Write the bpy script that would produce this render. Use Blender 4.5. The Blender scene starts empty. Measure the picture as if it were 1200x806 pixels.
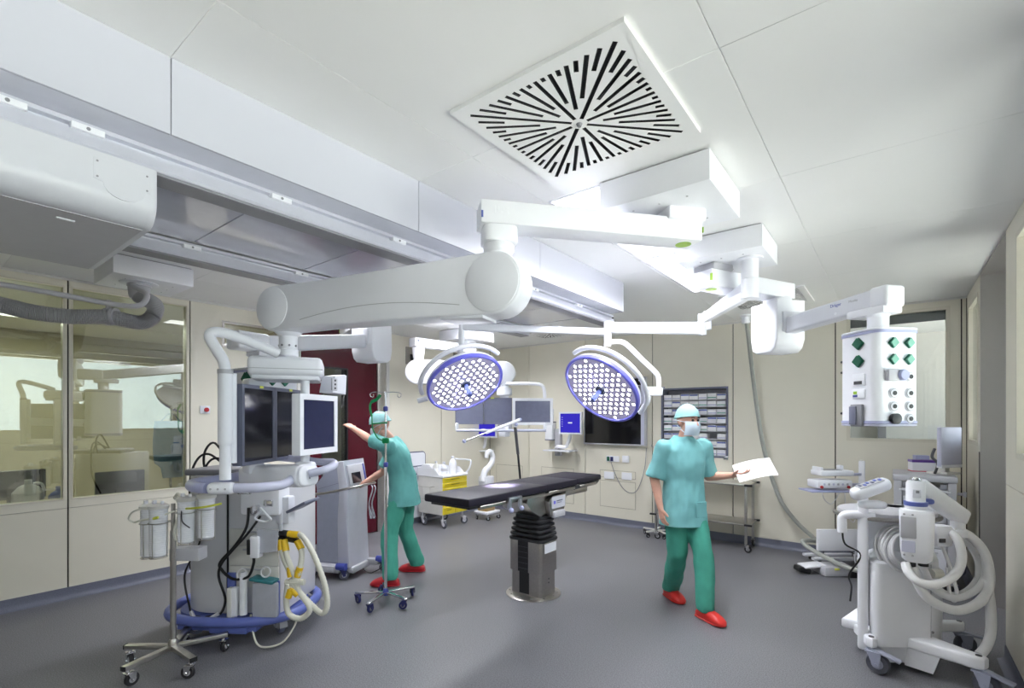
import bpy, bmesh, math, random
from mathutils import Matrix, Vector, noise
from mathutils.geometry import tessellate_polygon
random.seed(7)
S = bpy.context.scene
COL = S.collection
PI = math.pi
R = math.radians
V = Vector

# ------------------------------------------------------------------ camera
# the lens is shifted up (verticals stay vertical); room axes: +Y along the side walls, +X along the back wall
EYE = V((0.0, 0.0, 1.65)); FPX = 576.0; CX = 600.0; HOR = 490.0
CR = V((0.7892, 0.6141, 0)); CF = V((-0.6141, 0.7892, 0))     # camera right / forward in room axes
YAW = math.atan2(CR.y, CR.x)
cd = bpy.data.cameras.new('camera'); cam = bpy.data.objects.new('camera', cd); COL.objects.link(cam)
cam.location = EYE; cam.rotation_euler = (R(90), 0, YAW)
cd.sensor_width = 36; cd.lens = 36 * FPX / 1200; cd.shift_y = (HOR - 403) / 1200; cd.clip_start = 0.05; cd.clip_end = 400
S.camera = cam

# ------------------------------------------------------------------ world and exposure
w = bpy.data.worlds.new('world'); S.world = w; w.use_nodes = True
bg = w.node_tree.nodes['Background']; bg.inputs[0].default_value = (0.80, 0.90, 1.0, 1); bg.inputs[1].default_value = 1.2
# sun on the far side of the building: it lights the pale ground outside, whose bounce comes in through the right-hand windows
sd = bpy.data.lights.new('sun', 'SUN'); sd.energy = 19.5; sd.angle = R(0.6); sd.color = (1.0, 0.97, 0.93)
so = bpy.data.objects.new('sun', sd); COL.objects.link(so); so.rotation_euler = V((.62, .12, -.77)).to_track_quat('-Z', 'Y').to_euler()
S.view_settings.view_transform = 'Standard'; S.view_settings.look = 'None'
S.view_settings.exposure = 1.42; S.view_settings.gamma = 1.0; S.view_settings.use_curve_mapping = False

CEIL = 2.93; XL = -5.97; XR = 0.60; YB = 7.0; YF = -2.7

# ------------------------------------------------------------------ where a sight line of the survey meets a plane
def ray(u): return CR * ((u - CX) / FPX) + CF
def at(u, v, t):                      # t = distance along the camera's axis, metres
    p = ray(u) * t; return V((p.x, p.y, 1.65 + (HOR - v) / FPX * t))
def on_z(u, v, z): return at(u, v, (z - 1.65) * FPX / (HOR - v))
def on_x(u, v, X): return at(u, v, X / ray(u).x)
def on_y(u, v, Y): return at(u, v, Y / ray(u).y)
def on_floor(u, v): return on_z(u, v, 0.0)

# ------------------------------------------------------------------ materials
MATS = {}
def mat(name, col, rough=0.45, metal=0.0, spec=0.5, var=0.04, scale=18, bump=0.0, bscale=120, emit=None, es=0, coat=0.0, trans=0.0, alpha=1.0):
    if name in MATS: return MATS[name]
    m = bpy.data.materials.new(name); m.use_nodes = True; nt = m.node_tree; b = nt.nodes['Principled BSDF']
    b.inputs['Roughness'].default_value = rough; b.inputs['Metallic'].default_value = metal
    b.inputs['Specular IOR Level'].default_value = spec; b.inputs['Coat Weight'].default_value = coat
    b.inputs['Transmission Weight'].default_value = trans; b.inputs['Alpha'].default_value = alpha
    tc = nt.nodes.new('ShaderNodeTexCoord'); nz = nt.nodes.new('ShaderNodeTexNoise')
    nz.inputs['Scale'].default_value = scale; nz.inputs['Detail'].default_value = 3
    nt.links.new(tc.outputs['Object'], nz.inputs['Vector'])
    rp = nt.nodes.new('ShaderNodeValToRGB')
    rp.color_ramp.elements[0].position = 0.3; rp.color_ramp.elements[1].position = 0.7
    rp.color_ramp.elements[0].color = (*[max(0, c * (1 - var)) for c in col], 1)
    rp.color_ramp.elements[1].color = (*[min(1, c * (1 + var)) for c in col], 1)
    nt.links.new(nz.outputs['Fac'], rp.inputs['Fac']); nt.links.new(rp.outputs['Color'], b.inputs['Base Color'])
    if bump:
        n2 = nt.nodes.new('ShaderNodeTexNoise'); n2.inputs['Scale'].default_value = bscale
        bp = nt.nodes.new('ShaderNodeBump'); bp.inputs['Strength'].default_value = bump; bp.inputs['Distance'].default_value = 0.005
        nt.links.new(tc.outputs['Object'], n2.inputs['Vector']); nt.links.new(n2.outputs['Fac'], bp.inputs['Height'])
        nt.links.new(bp.outputs['Normal'], b.inputs['Normal'])
    if emit:
        b.inputs['Emission Color'].default_value = (*emit, 1); b.inputs['Emission Strength'].default_value = es
    MATS[name] = m
    return m
def glass(name, tint=(1, 1, 1), ior=1.5, rough=0.0, boost=1.0):
    m = bpy.data.materials.new(name); m.use_nodes = True; nt = m.node_tree
    nt.nodes.remove(nt.nodes['Principled BSDF']); out = nt.nodes['Material Output']
    tr = nt.nodes.new('ShaderNodeBsdfTransparent'); tr.inputs[0].default_value = (*tint, 1)
    gl = nt.nodes.new('ShaderNodeBsdfGlossy'); gl.inputs['Roughness'].default_value = rough
    fr = nt.nodes.new('ShaderNodeFresnel'); fr.inputs['IOR'].default_value = ior
    mu = nt.nodes.new('ShaderNodeMath'); mu.operation = 'MULTIPLY'; mu.inputs[1].default_value = boost; mu.use_clamp = True
    mx = nt.nodes.new('ShaderNodeMixShader')
    nt.links.new(fr.outputs[0], mu.inputs[0]); nt.links.new(mu.outputs[0], mx.inputs[0])
    nt.links.new(tr.outputs[0], mx.inputs[1]); nt.links.new(gl.outputs[0], mx.inputs[2]); nt.links.new(mx.outputs[0], out.inputs[0])
    MATS[name] = m
    return m
def lamp_mat(name, col, strength):
    m = bpy.data.materials.new(name); m.use_nodes = True; nt = m.node_tree
    nt.nodes.remove(nt.nodes['Principled BSDF'])
    e = nt.nodes.new('ShaderNodeEmission'); e.inputs[0].default_value = (*col, 1); e.inputs[1].default_value = strength
    nt.links.new(e.outputs[0], nt.nodes['Material Output'].inputs[0]); MATS[name] = m
    return m

def floor_mat():
    m = bpy.data.materials.new('vinyl_floor'); m.use_nodes = True; nt = m.node_tree; b = nt.nodes['Principled BSDF']
    tc = nt.nodes.new('ShaderNodeTexCoord')
    vo = nt.nodes.new('ShaderNodeTexNoise'); vo.inputs['Scale'].default_value = 140; vo.inputs['Detail'].default_value = 4
    r1 = nt.nodes.new('ShaderNodeValToRGB')
    r1.color_ramp.elements[0].position = 0.36; r1.color_ramp.elements[0].color = (0.105, 0.105, 0.118, 1)
    r1.color_ramp.elements[1].position = 0.64; r1.color_ramp.elements[1].color = (0.218, 0.218, 0.240, 1)
    nz = nt.nodes.new('ShaderNodeTexNoise'); nz.inputs['Scale'].default_value = 1.2
    r2 = nt.nodes.new('ShaderNodeMapRange'); r2.inputs[3].default_value = 0.30; r2.inputs[4].default_value = 0.42
    nt.links.new(tc.outputs['Object'], vo.inputs['Vector']); nt.links.new(tc.outputs['Object'], nz.inputs['Vector'])
    nt.links.new(vo.outputs['Fac'], r1.inputs['Fac']); nt.links.new(r1.outputs['Color'], b.inputs['Base Color'])
    nt.links.new(nz.outputs['Fac'], r2.inputs[0]); nt.links.new(r2.outputs[0], b.inputs['Roughness'])
    b.inputs['Specular IOR Level'].default_value = 0.45
    MATS['vinyl_floor'] = m
    return m
floor_mat()
mat('cove', (0.165, 0.175, 0.235), 0.4, var=0.12, scale=150)
mat('beige', (0.79, 0.755, 0.645), 0.38, var=0.015, scale=3)
mat('beige_frame', (0.72, 0.68, 0.57), 0.35, var=0.02)
mat('hatch_line', (0.33, 0.30, 0.23), 0.6)
mat('joint_dark', (0.035, 0.025, 0.02), 0.7)
mat('ceil_white', (0.90, 0.90, 0.90), 0.35, var=0.01, scale=2)
mat('ceil_gap', (0.85, 0.85, 0.85), 0.6)
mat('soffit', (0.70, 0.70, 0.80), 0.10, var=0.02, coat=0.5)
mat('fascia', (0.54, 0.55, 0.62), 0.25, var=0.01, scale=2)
mat('white', (0.89, 0.90, 0.95), 0.32, var=0.012, scale=6)
mat('white2', (0.78, 0.79, 0.85), 0.35, var=0.012, scale=6)
mat('offwhite', (0.70, 0.69, 0.66), 0.4, var=0.02)
mat('housing', (0.62, 0.63, 0.68), 0.32, var=0.012, scale=6)
mat('machine_grey', (0.66, 0.66, 0.70), 0.35, var=0.012, scale=6)
mat('lightgrey', (0.50, 0.50, 0.54), 0.4, var=0.02)
mat('midgrey', (0.26, 0.26, 0.29), 0.4, var=0.03)
mat('darkgrey', (0.07, 0.07, 0.08), 0.45, var=0.05)
mat('black', (0.012, 0.012, 0.014), 0.4, var=0.1)
mat('black_gloss', (0.006, 0.006, 0.008), 0.08, var=0.1)
mat('screen', (0.02, 0.02, 0.028), 0.10, var=0.05)
mat('screen_glare', (0.20, 0.21, 0.30), 0.12, var=0.05)  # bright reflection on the far screens, put into the base colour
mat('steel', (0.55, 0.53, 0.50), 0.28, 1.0, var=0.05, scale=40)
mat('steel_brushed', (0.42, 0.40, 0.38), 0.36, 1.0, var=0.06, scale=60)
mat('steel_jamb', (0.62, 0.60, 0.59), 0.36, 0.85, var=0.008, scale=30)
mat('chrome', (0.75, 0.75, 0.77), 0.12, 1.0, var=0.02)
mat('alu', (0.62, 0.64, 0.70), 0.30, 1.0, var=0.03)
mat('alu_paint', (0.64, 0.65, 0.73), 0.3, 0.2, var=0.02)
mat('lavender', (0.42, 0.44, 0.66), 0.35, var=0.02)
mat('lav_light', (0.60, 0.61, 0.76), 0.35, var=0.02)
mat('blue', (0.055, 0.075, 0.36), 0.35, var=0.04)
mat('blue_mid', (0.12, 0.16, 0.48), 0.35, var=0.03)
mat('blue_lamp', (0.17, 0.17, 0.74), 0.3, var=0.02)
mat('navy', (0.015, 0.018, 0.11), 0.4, var=0.05)
mat('bluegrey', (0.34, 0.36, 0.46), 0.38, var=0.02)
mat('slate', (0.16, 0.17, 0.24), 0.4, var=0.03)
mat('red_door', (0.075, 0.003, 0.012), 0.22, var=0.03, scale=2)
mat('yellow', (0.82, 0.66, 0.03), 0.35, var=0.02)
mat('yellow_conn', (0.85, 0.55, 0.02), 0.35, var=0.02)
mat('green_dark', (0.0, 0.11, 0.055), 0.35, var=0.04)
mat('green_lid', (0.02, 0.20, 0.12), 0.35, var=0.04)
mat('green_pale', (0.16, 0.42, 0.32), 0.35, var=0.03)
mat('green_strap', (0.0, 0.30, 0.09), 0.45, var=0.06)
mat('lime', (0.42, 0.68, 0.08), 0.4, var=0.03)
mat('lime_bright', (0.75, 0.78, 0.10), 0.4, var=0.03)
mat('mattress', (0.014, 0.012, 0.022), 0.45, spec=0.3, var=0.10, scale=14, bump=0.08, bscale=260)
mat('rubber', (0.018, 0.018, 0.022), 0.5, var=0.1)
mat('wheel_grey', (0.10, 0.105, 0.13), 0.5, var=0.05)
mat('tube_white', (0.82, 0.82, 0.84), 0.3, var=0.01)
mat('tube_cream', (0.72, 0.71, 0.62), 0.4, var=0.02)
mat('hose_grey', (0.36, 0.36, 0.38), 0.38, var=0.03)
mat('wood', (0.45, 0.30, 0.13), 0.5, var=0.15)
mat('clog_red', (0.62, 0.025, 0.02), 0.4, var=0.06)
mat('clog_crimson', (0.42, 0.012, 0.02), 0.4, var=0.06)
mat('skin', (0.66, 0.36, 0.27), 0.5, var=0.06, scale=22)
mat('tunic_blue', (0.20, 0.50, 0.52), 0.75, var=0.06, scale=9, bump=0.25, bscale=420)
mat('tunic_green', (0.13, 0.42, 0.40), 0.75, var=0.06, scale=9, bump=0.25, bscale=420)
mat('trousers', (0.055, 0.33, 0.25), 0.78, var=0.07, scale=9, bump=0.25, bscale=420)
mat('cap_cloth', (0.30, 0.56, 0.57), 0.8, var=0.06, scale=14, bump=0.25, bscale=420)
mat('mask_cloth', (0.55, 0.66, 0.76), 0.8, var=0.04, scale=14)
mat('paper', (0.88, 0.88, 0.90), 0.6, var=0.02)
mat('apron', (0.16, 0.30, 0.48), 0.6, var=0.06)
mat('eye', (0.03, 0.02, 0.02), 0.15)
mat('hair', (0.05, 0.03, 0.02), 0.6, var=0.2)
mat('control_wall', (0.50, 0.46, 0.34), 0.6, var=0.03)
mat('purple', (0.12, 0.05, 0.32), 0.4)
mat('crimson', (0.55, 0.02, 0.08), 0.4)
mat('canister', (0.93, 0.94, 1.0), 0.12, var=0.03, trans=0.08, alpha=1.0)
mat('bag_clear', (0.80, 0.82, 0.90), 0.2, var=0.05, trans=0.5)
mat('drape_lead', (0.05, 0.05, 0.06), 0.6)
mat('grille', (0.03, 0.03, 0.033), 0.85, spec=0.1, var=0.1)
mat('screen_navy', (0.02, 0.024, 0.075), 0.07, var=0.05)
glass('glass_clear', (0.93, 0.96, 0.94), 1.5, 0.0, 1.5)
glass('glass_control', (0.80, 0.84, 0.74), 1.55, 0.0, 4.5)
glass('glass_mirror', (0.55, 0.56, 0.60), 1.5, 0.05, 4.0)
lamp_mat('light_panel', (0.97, 0.975, 1.0), 1.3)
lamp_mat('led', (0.93, 0.95, 1.0), 9.0)
lamp_mat('screen_blue', (0.045, 0.035, 0.55), 0.36)
lamp_mat('screen_text', (0.75, 0.78, 1.0), 0.35)

# ------------------------------------------------------------------ mesh builder
def frame(o, x, y=None, z=None):
    x = V(x).normalized()
    if z is None:
        z = V((0, 0, 1)); y = z.cross(x).normalized(); z = x.cross(y)
    else:
        z = V(z).normalized(); x = (x - z * x.dot(z)).normalized(); y = z.cross(x)
    m = Matrix((x, y, z)).transposed().to_4x4(); m.translation = V(o)
    return m
def rotz(a): return Matrix.Rotation(a, 4, 'Z')
def loc(x, y, z): return Matrix.Translation((x, y, z))
def rrect(w, h, r, n=5, cx=0, cy=0):
    pts = []
    for (sx, sy, a0) in ((1, 1, 0), (-1, 1, 90), (-1, -1, 180), (1, -1, 270)):
        for i in range(n + 1):
            a = R(a0 + 90 * i / n); pts.append((cx + sx * (w / 2 - r) + r * math.cos(a), cy + sy * (h / 2 - r) + r * math.sin(a)))
    return pts
def circ(r, n=24, cx=0, cy=0, ry=None):
    return [(cx + r * math.cos(2 * PI * i / n), cy + (ry or r) * math.sin(2 * PI * i / n)) for i in range(n)]
def spline(pts, res=6, closed=False):
    P = [V(p) for p in pts]; n = len(P); out = []
    if n < 3: return P
    for i in range(n if closed else n - 1):
        if closed: a, b, c, d = P[i - 1], P[i], P[(i + 1) % n], P[(i + 2) % n]
        else: a, b, c, d = P[max(i - 1, 0)], P[i], P[i + 1], P[min(i + 2, n - 1)]
        for k in range(res):
            t = k / res
            out.append(0.5 * ((2 * b) + (c - a) * t + (2 * a - 5 * b + 4 * c - d) * t * t + (3 * b - 3 * c + d - a) * t ** 3))
    if not closed: out.append(P[-1])
    return out

class MB:
    def __init__(s, M=None): s.v = []; s.f = []; s.M = M or Matrix()
    def add(s, vs, fs):
        o = len(s.v); s.v += [s.M @ V(p) for p in vs]; s.f += [tuple(i + o for i in f) for f in fs]; return s
    def bm(s, bm):
        bm.verts.index_update(); s.add([v.co.copy() for v in bm.verts], [[v.index for v in f.verts] for f in bm.faces]); bm.free(); return s
    def box(s, c, d, bev=0.0, seg=2, M=None):
        bm = bmesh.new(); bmesh.ops.create_cube(bm, size=1)
        for v in bm.verts: v.co = V((v.co.x * d[0], v.co.y * d[1], v.co.z * d[2]))
        if bev: bmesh.ops.bevel(bm, geom=bm.edges[:], offset=min(bev, min(d) * 0.49), segments=seg, profile=0.5, affect='EDGES')
        m = loc(*c) @ (M or Matrix())
        for v in bm.verts: v.co = m @ v.co
        return s.bm(bm)
    def span(s, a, b, bev=0.0, seg=2):
        a, b = V(a), V(b); return s.box((a + b) / 2, [abs(b[i] - a[i]) for i in range(3)], bev, seg)
    def cyl(s, p0, p1, r, r2=None, n=16, cap=True):
        p0, p1 = V(p0), V(p1); r2 = r if r2 is None else r2; d = (p1 - p0).normalized()
        a = d.orthogonal().normalized(); b = d.cross(a); vs = []
        for p, q in ((p0, r), (p1, r2)):
            for i in range(n):
                t = 2 * PI * i / n; vs.append(p + (a * math.cos(t) + b * math.sin(t)) * q)
        fs = [(i, (i + 1) % n, n + (i + 1) % n, n + i) for i in range(n)]
        if cap: fs += [tuple(range(n - 1, -1, -1)), tuple(range(n, 2 * n))]
        return s.add(vs, fs)
    def tube(s, pts, r, n=8, res=6, closed=False, smooth=True, rf=None, cap=True):
        P = spline(pts, res, closed) if smooth else [V(p) for p in pts]
        m = len(P); vs = []; fs = []
        T = []
        for i in range(m):
            if closed: d = P[(i + 1) % m] - P[i - 1]
            else: d = P[min(i + 1, m - 1)] - P[max(i - 1, 0)]
            T.append(d.normalized() if d.length > 1e-9 else V((0, 0, 1)))
        a = T[0].orthogonal().normalized()
        for i in range(m):
            a = (a - T[i] * a.dot(T[i]));  a = a.normalized() if a.length > 1e-6 else T[i].orthogonal().normalized()
            b = T[i].cross(a); rr = r if rf is None else rf(i / (m - 1), i)
            for k in range(n):
                t = 2 * PI * k / n; vs.append(P[i] + (a * math.cos(t) + b * math.sin(t)) * rr)
        for i in range(m if closed else m - 1):
            j = (i + 1) % m
            for k in range(n): fs.append((i * n + k, i * n + (k + 1) % n, j * n + (k + 1) % n, j * n + k))
        if not closed and cap: fs += [tuple(range(n - 1, -1, -1)), tuple(range((m - 1) * n, m * n))]
        return s.add(vs, fs)
    def lathe(s, prof, n=24, c=(0, 0, 0), cap=True):
        vs = []; fs = []; m = len(prof); c = V(c)
        for (r, z) in prof:
            for k in range(n): t = 2 * PI * k / n; vs.append(c + V((r * math.cos(t), r * math.sin(t), z)))
        for i in range(m - 1):
            for k in range(n): fs.append((i * n + k, i * n + (k + 1) % n, (i + 1) * n + (k + 1) % n, (i + 1) * n + k))
        if cap and prof[0][0] > 1e-6: fs.append(tuple(range(n - 1, -1, -1)))
        if cap and prof[-1][0] > 1e-6: fs.append(tuple(range((m - 1) * n, m * n)))
        return s.add(vs, fs)
    def prism(s, out, z0, z1, bev=0.0, seg=2):
        bm = bmesh.new(); vs = [bm.verts.new((p[0], p[1], z0)) for p in out]; f = bm.faces.new(vs)
        e = bmesh.ops.extrude_face_region(bm, geom=[f])
        for v in e['geom']:
            if isinstance(v, bmesh.types.BMVert): v.co.z = z1
        bmesh.ops.recalc_face_normals(bm, faces=bm.faces[:])
        if bev:
            ed = [x for x in bm.edges if abs(x.verts[0].co.z - x.verts[1].co.z) < 1e-7]
            bmesh.ops.bevel(bm, geom=ed, offset=bev, segments=seg, profile=0.5, affect='EDGES')
        return s.bm(bm)
    def loft(s, rings, cap=True):
        n = len(rings[0]); vs = [p for r in rings for p in r]; fs = []
        for i in range(len(rings) - 1):
            for k in range(n): fs.append((i * n + k, i * n + (k + 1) % n, (i + 1) * n + (k + 1) % n, (i + 1) * n + k))
        if cap: fs += [tuple(range(n - 1, -1, -1)), tuple(range((len(rings) - 1) * n, len(rings) * n))]
        return s.add(vs, fs)
    def ell(s, c, r, n=16, m=10, M=None):
        vs = []; fs = []; c = V(c); M3 = (M or Matrix()).to_3x3()
        if not hasattr(r, '__len__'): r = (r, r, r)
        for i in range(1, m):
            p = PI * i / m
            for k in range(n):
                t = 2 * PI * k / n; vs.append(c + M3 @ V((r[0] * math.sin(p) * math.cos(t), r[1] * math.sin(p) * math.sin(t), r[2] * math.cos(p))))
        for i in range(m - 2):
            for k in range(n): fs.append((i * n + k, (i + 1) * n + k, (i + 1) * n + (k + 1) % n, i * n + (k + 1) % n))
        a = len(vs); vs += [c + M3 @ V((0, 0, r[2])), c - M3 @ V((0, 0, r[2]))]
        for k in range(n): fs += [(a, k, (k + 1) % n), (a + 1, (m - 2) * n + (k + 1) % n, (m - 2) * n + k)]
        return s.add(vs, fs)
    def torus(s, c, Rr, r, n=32, m=8, M=None):
        M = M or Matrix(); pts = [V(c) + M.to_3x3() @ V((Rr * math.cos(2 * PI * i / n), Rr * math.sin(2 * PI * i / n), 0)) for i in range(n)]
        return s.tube(pts, r, m, closed=True, smooth=False)
    def mesh(s, name, material, sharp=38):
        me = bpy.data.meshes.new(name); me.from_pydata([tuple(v) for v in s.v], [], s.f)
        bm = bmesh.new(); bm.from_mesh(me); bmesh.ops.recalc_face_normals(bm, faces=bm.faces[:]); bm.to_mesh(me); bm.free()
        for p in me.polygons: p.use_smooth = True
        me.set_sharp_from_angle(angle=R(sharp))
        me.materials.append(MATS[material] if isinstance(material, str) else material)
        return me

# ------------------------------------------------------------------ objects
INV = {}
def tag(o, label=None, cat=None, group=None, kind=None):
    if label: o['label'] = label
    if cat: o['category'] = cat
    if group: o['group'] = group
    if kind: o['kind'] = kind
    return o
def thing(name, label, cat, p=(0, 0, 0), rz=0.0, group=None):
    o = bpy.data.objects.new(name, None); COL.objects.link(o); o.empty_display_size = 0.1
    o.location = p; o.rotation_euler = (0, 0, rz); tag(o, label, cat, group)
    INV[o.name] = (loc(*p) @ rotz(rz)).inverted()
    return o
def part(par, name, mb, material, world=False, label=None, sharp=38):
    if world:
        I = INV[par.name]; mb.v = [I @ p for p in mb.v]
    o = bpy.data.objects.new(name, mb.mesh(name, material, sharp)); COL.objects.link(o); o.parent = par
    INV[o.name] = INV.get(par.name, Matrix())
    if label: o['label'] = label
    return o
def put(par, name, me, M):            # a piece that shares its mesh with its likes
    o = bpy.data.objects.new(name, me); COL.objects.link(o); o.parent = par; o.matrix_local = M
    INV[o.name] = Matrix()
    return o
def single(name, mb, material, label, cat, group=None, p=None, sharp=38):
    if p is not None: mb.v = [q - V(p) for q in mb.v]
    o = bpy.data.objects.new(name, mb.mesh(name, material, sharp)); COL.objects.link(o)
    if p is not None: o.location = p
    INV[o.name] = loc(*(p or (0, 0, 0))).inverted()
    return tag(o, label, cat, group)
def struct(name, mb, material, par=None):
    o = bpy.data.objects.new(name, mb.mesh(name, material)); COL.objects.link(o)
    if par: o.parent = par
    else: o['kind'] = 'structure'
    INV[o.name] = Matrix()
    return o
def copy_tree(o, par=None):
    c = o.copy(); COL.objects.link(c); c.parent = par
    for ch in [x for x in bpy.data.objects if x.parent == o]: copy_tree(ch, c)
    return c
def text_part(par, s, size, M, material, depth=0.001, name='lettering', align='CENTER'):
    cu = bpy.data.curves.new('txt', 'FONT'); cu.body = s; cu.size = size; cu.extrude = depth; cu.align_x = align; cu.align_y = 'CENTER'
    o = bpy.data.objects.new('txt', cu); COL.objects.link(o)
    me = bpy.data.meshes.new_from_object(o.evaluated_get(bpy.context.evaluated_depsgraph_get()))
    bpy.data.objects.remove(o); bpy.data.curves.remove(cu)
    me.transform(M); me.materials.clear(); me.materials.append(MATS[material])
    t = bpy.data.objects.new(name, me); COL.objects.link(t); t.parent = par
    return t
def caster(par, p, r=0.04, wd=0.022, yaw=0.0, fork='chrome', tyre='rubber', top=None, hub='lightgrey', fender=None):
    """swivel caster: p = floor point under the stem, in the thing's own axes"""
    x, y, z = p; M = loc(x, y, z) @ rotz(yaw); off = r * 0.55; top = top or r * 2.6
    m = MB(M); m.cyl((0, 0, r * 2.1), (0, 0, top), r * 0.28, n=10)
    m.box((off * 0.4, 0, r * 2.1), (r * 1.3, wd * 1.9, r * 0.16), r * 0.06)
    for sy in (-1, 1):
        m.M = M @ frame((0, sy * wd * 0.85, 0), (1, 0, 0), z=(0, -1, 0)) ; m.M = M
        m.add([(-r * .25, sy * wd * .8, r * 2.1), (r * .95, sy * wd * .8, r * 2.1), (off + r * .25, sy * wd * .8, r * .8), (off - r * .25, sy * wd * .8, r * .8),
               (-r * .25, sy * wd * .95, r * 2.1), (r * .95, sy * wd * .95, r * 2.1), (off + r * .25, sy * wd * .95, r * .8), (off - r * .25, sy * wd * .95, r * .8)],
              [(0, 1, 2, 3), (7, 6, 5, 4), (0, 4, 5, 1), (1, 5, 6, 2), (2, 6, 7, 3), (3, 7, 4, 0)])
    m.cyl((off, -wd * 1.05, r), (off, wd * 1.05, r), r * 0.16, n=8)
    c = part(par, 'caster', m, fork)
    wm = MB(M @ loc(off, 0, r) @ Matrix.Rotation(R(90), 4, 'X')); h = wd / 2
    wm.lathe([(r * .62, -h * .9), (r * .9, -h), (r, -h * .5), (r, h * .5), (r * .9, h), (r * .62, h * .9)], 20)
    wl = part(c, 'wheel', wm, tyre)
    hm = MB(M @ loc(off, 0, r) @ Matrix.Rotation(R(90), 4, 'X')); hm.lathe([(r * .3, -h * 1.25), (r * .64, -h * .7), (r * .64, h * .7), (r * .3, h * 1.25)], 14)
    part(c, 'wheel_hub', hm, hub)
    if fender:
        fm = MB(M); fm.prism([(off + r * 1.15 * math.cos(R(a)), r + r * 1.15 * math.sin(R(a))) for a in range(-10, 181, 19)] + [(off + r * 1.3 * math.cos(R(a)), r + r * 1.3 * math.sin(R(a))) for a in range(180, -11, -19)], -wd * .6, wd * .6)
        fm.v = []; fm.f = []
        fm.M = M @ frame((0, 0, 0), (1, 0, 0), z=(0, -1, 0))
        fm.prism([(off + r * 1.12 * math.cos(R(a)), r + r * 1.12 * math.sin(R(a))) for a in range(-20, 181, 20)] + [(off + r * 1.28 * math.cos(R(a)), r + r * 1.28 * math.sin(R(a))) for a in range(180, -21, -20)], -wd * .7, wd * .7)
        part(c, 'fender', fm, fender)
    return c

# ================================================================== THE ROOM
fl = MB(); fl.span((XL - .3, YF - .2, -0.1), (XR + 1.6, YB + .3, 0)); struct('floor', fl, 'vinyl_floor')

G = 0.006                                    # half a panel joint
TH = 0.018                                   # panel thickness
def panel(par, ax, at_, a0, a1, z0, z1, hole=None, m='beige', name='wall_panel', th=TH, g=G):
    """ax 'x': the wall is at x=at_ and runs along y; 'y': at y=at_ and runs along x. The face is at at_, the body goes outwards."""
    a0 += g; a1 -= g; mb = MB()
    sgn = -1 if (ax == 'x' and at_ < -1) else 1
    def b(p0, p1, q0, q1):
        if p1 - p0 < 1e-4 or q1 - q0 < 1e-4: return
        if ax == 'x': mb.span((at_, p0, q0), (at_ + sgn * th, p1, q1))
        else: mb.span((p0, at_, q0), (p1, at_ + sgn * th, q1))
    if hole:
        h0, h1, k0, k1 = hole
        b(a0, h0, z0, z1); b(h1, a1, z0, z1); b(h0, h1, z0, k0); b(h0, h1, k1, z1)
    else: b(a0, a1, z0, z1)
    return struct(name, mb, m, par)
def window(n, ax, at_, a0, a1, z0, z1, gm, fm='beige_frame', fr=0.035, depth=0.10, inset=0.03, blind=None):
    sgn = -1 if (ax == 'x' and at_ < -1) else 1
    root = bpy.data.objects.new('window_%d' % n, None); COL.objects.link(root); root['kind'] = 'structure'; INV[root.name] = Matrix()
    def bx(mb, p0, p1, q0, q1, d0, d1):
        if ax == 'x': mb.span((at_ + sgn * d0, p0, q0), (at_ + sgn * d1, p1, q1))
        else: mb.span((p0, at_ + sgn * d0, q0), (p1, at_ + sgn * d1, q1))
    mb = MB(); bx(mb, a0, a0 + fr, z0, z1, -.004, depth); bx(mb, a1 - fr, a1, z0, z1, -.004, depth)
    bx(mb, a0 + fr, a1 - fr, z0, z0 + fr, -.004, depth); bx(mb, a0 + fr, a1 - fr, z1 - fr, z1, -.004, depth)
    struct('window_frame', mb, fm, root)
    mb = MB(); bx(mb, a0 + fr, a1 - fr, z0 + fr, z1 - fr, inset, inset + .004); struct('pane', mb, gm, root)
    if blind:
        mb = MB(); bx(mb, a0 + fr, a1 - fr, z1 - fr - blind, z1 - fr, inset + .02, inset + .05); struct('blind_box', mb, 'midgrey', root)
    return root

# ---- left wall
wl = MB(); xb = XL - TH
for (a, b, z0, z1) in ((YF, .085, 0, CEIL), (.085, 2.023, 0, .90), (.085, 2.023, 2.86, CEIL), (1.038, 1.074, .9, 2.86), (2.023, 2.36, 0, CEIL), (2.36, 3.02, 0, 2.46),
                       (2.36, 3.02, 2.75, CEIL), (3.02, 3.56, 0, CEIL), (3.56, 3.95, 0, .82), (3.56, 3.95, 2.34, CEIL), (3.95, YB + .2, 0, CEIL)):
    wl.span((xb - .10, a, z0), (xb, b, z1))
wall_left = struct('wall_left', wl, 'joint_dark')
for a, b in ((YF, -1.9), (-1.9, -.92), (-.92, .066)): panel(wall_left, 'x', XL, a, b, .1, CEIL)
for a, b in ((.066, 1.0555), (1.0555, 2.042)):
    panel(wall_left, 'x', XL, a, b, .1, .826); panel(wall_left, 'x', XL, a, b, .83, CEIL, (a + .019, b - .019, .90, 2.86))
panel(wall_left, 'x', XL, 2.042, 3.22, .1, CEIL, (2.36, 3.02, 2.46, 2.75))
panel(wall_left, 'x', XL, 4.64, 5.75, .1, CEIL); panel(wall_left, 'x', XL, 5.75, YB, .1, CEIL)
window(1, 'x', XL, .0855, 1.036, .90, 2.86, 'glass_control', fr=.014); window(2, 'x', XL, 1.075, 2.0225, .90, 2.86, 'glass_control', fr=.014)
window(3, 'x', XL, 2.36, 3.02, 2.46, 2.75, 'glass_clear', 'steel_brushed', .025)
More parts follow.
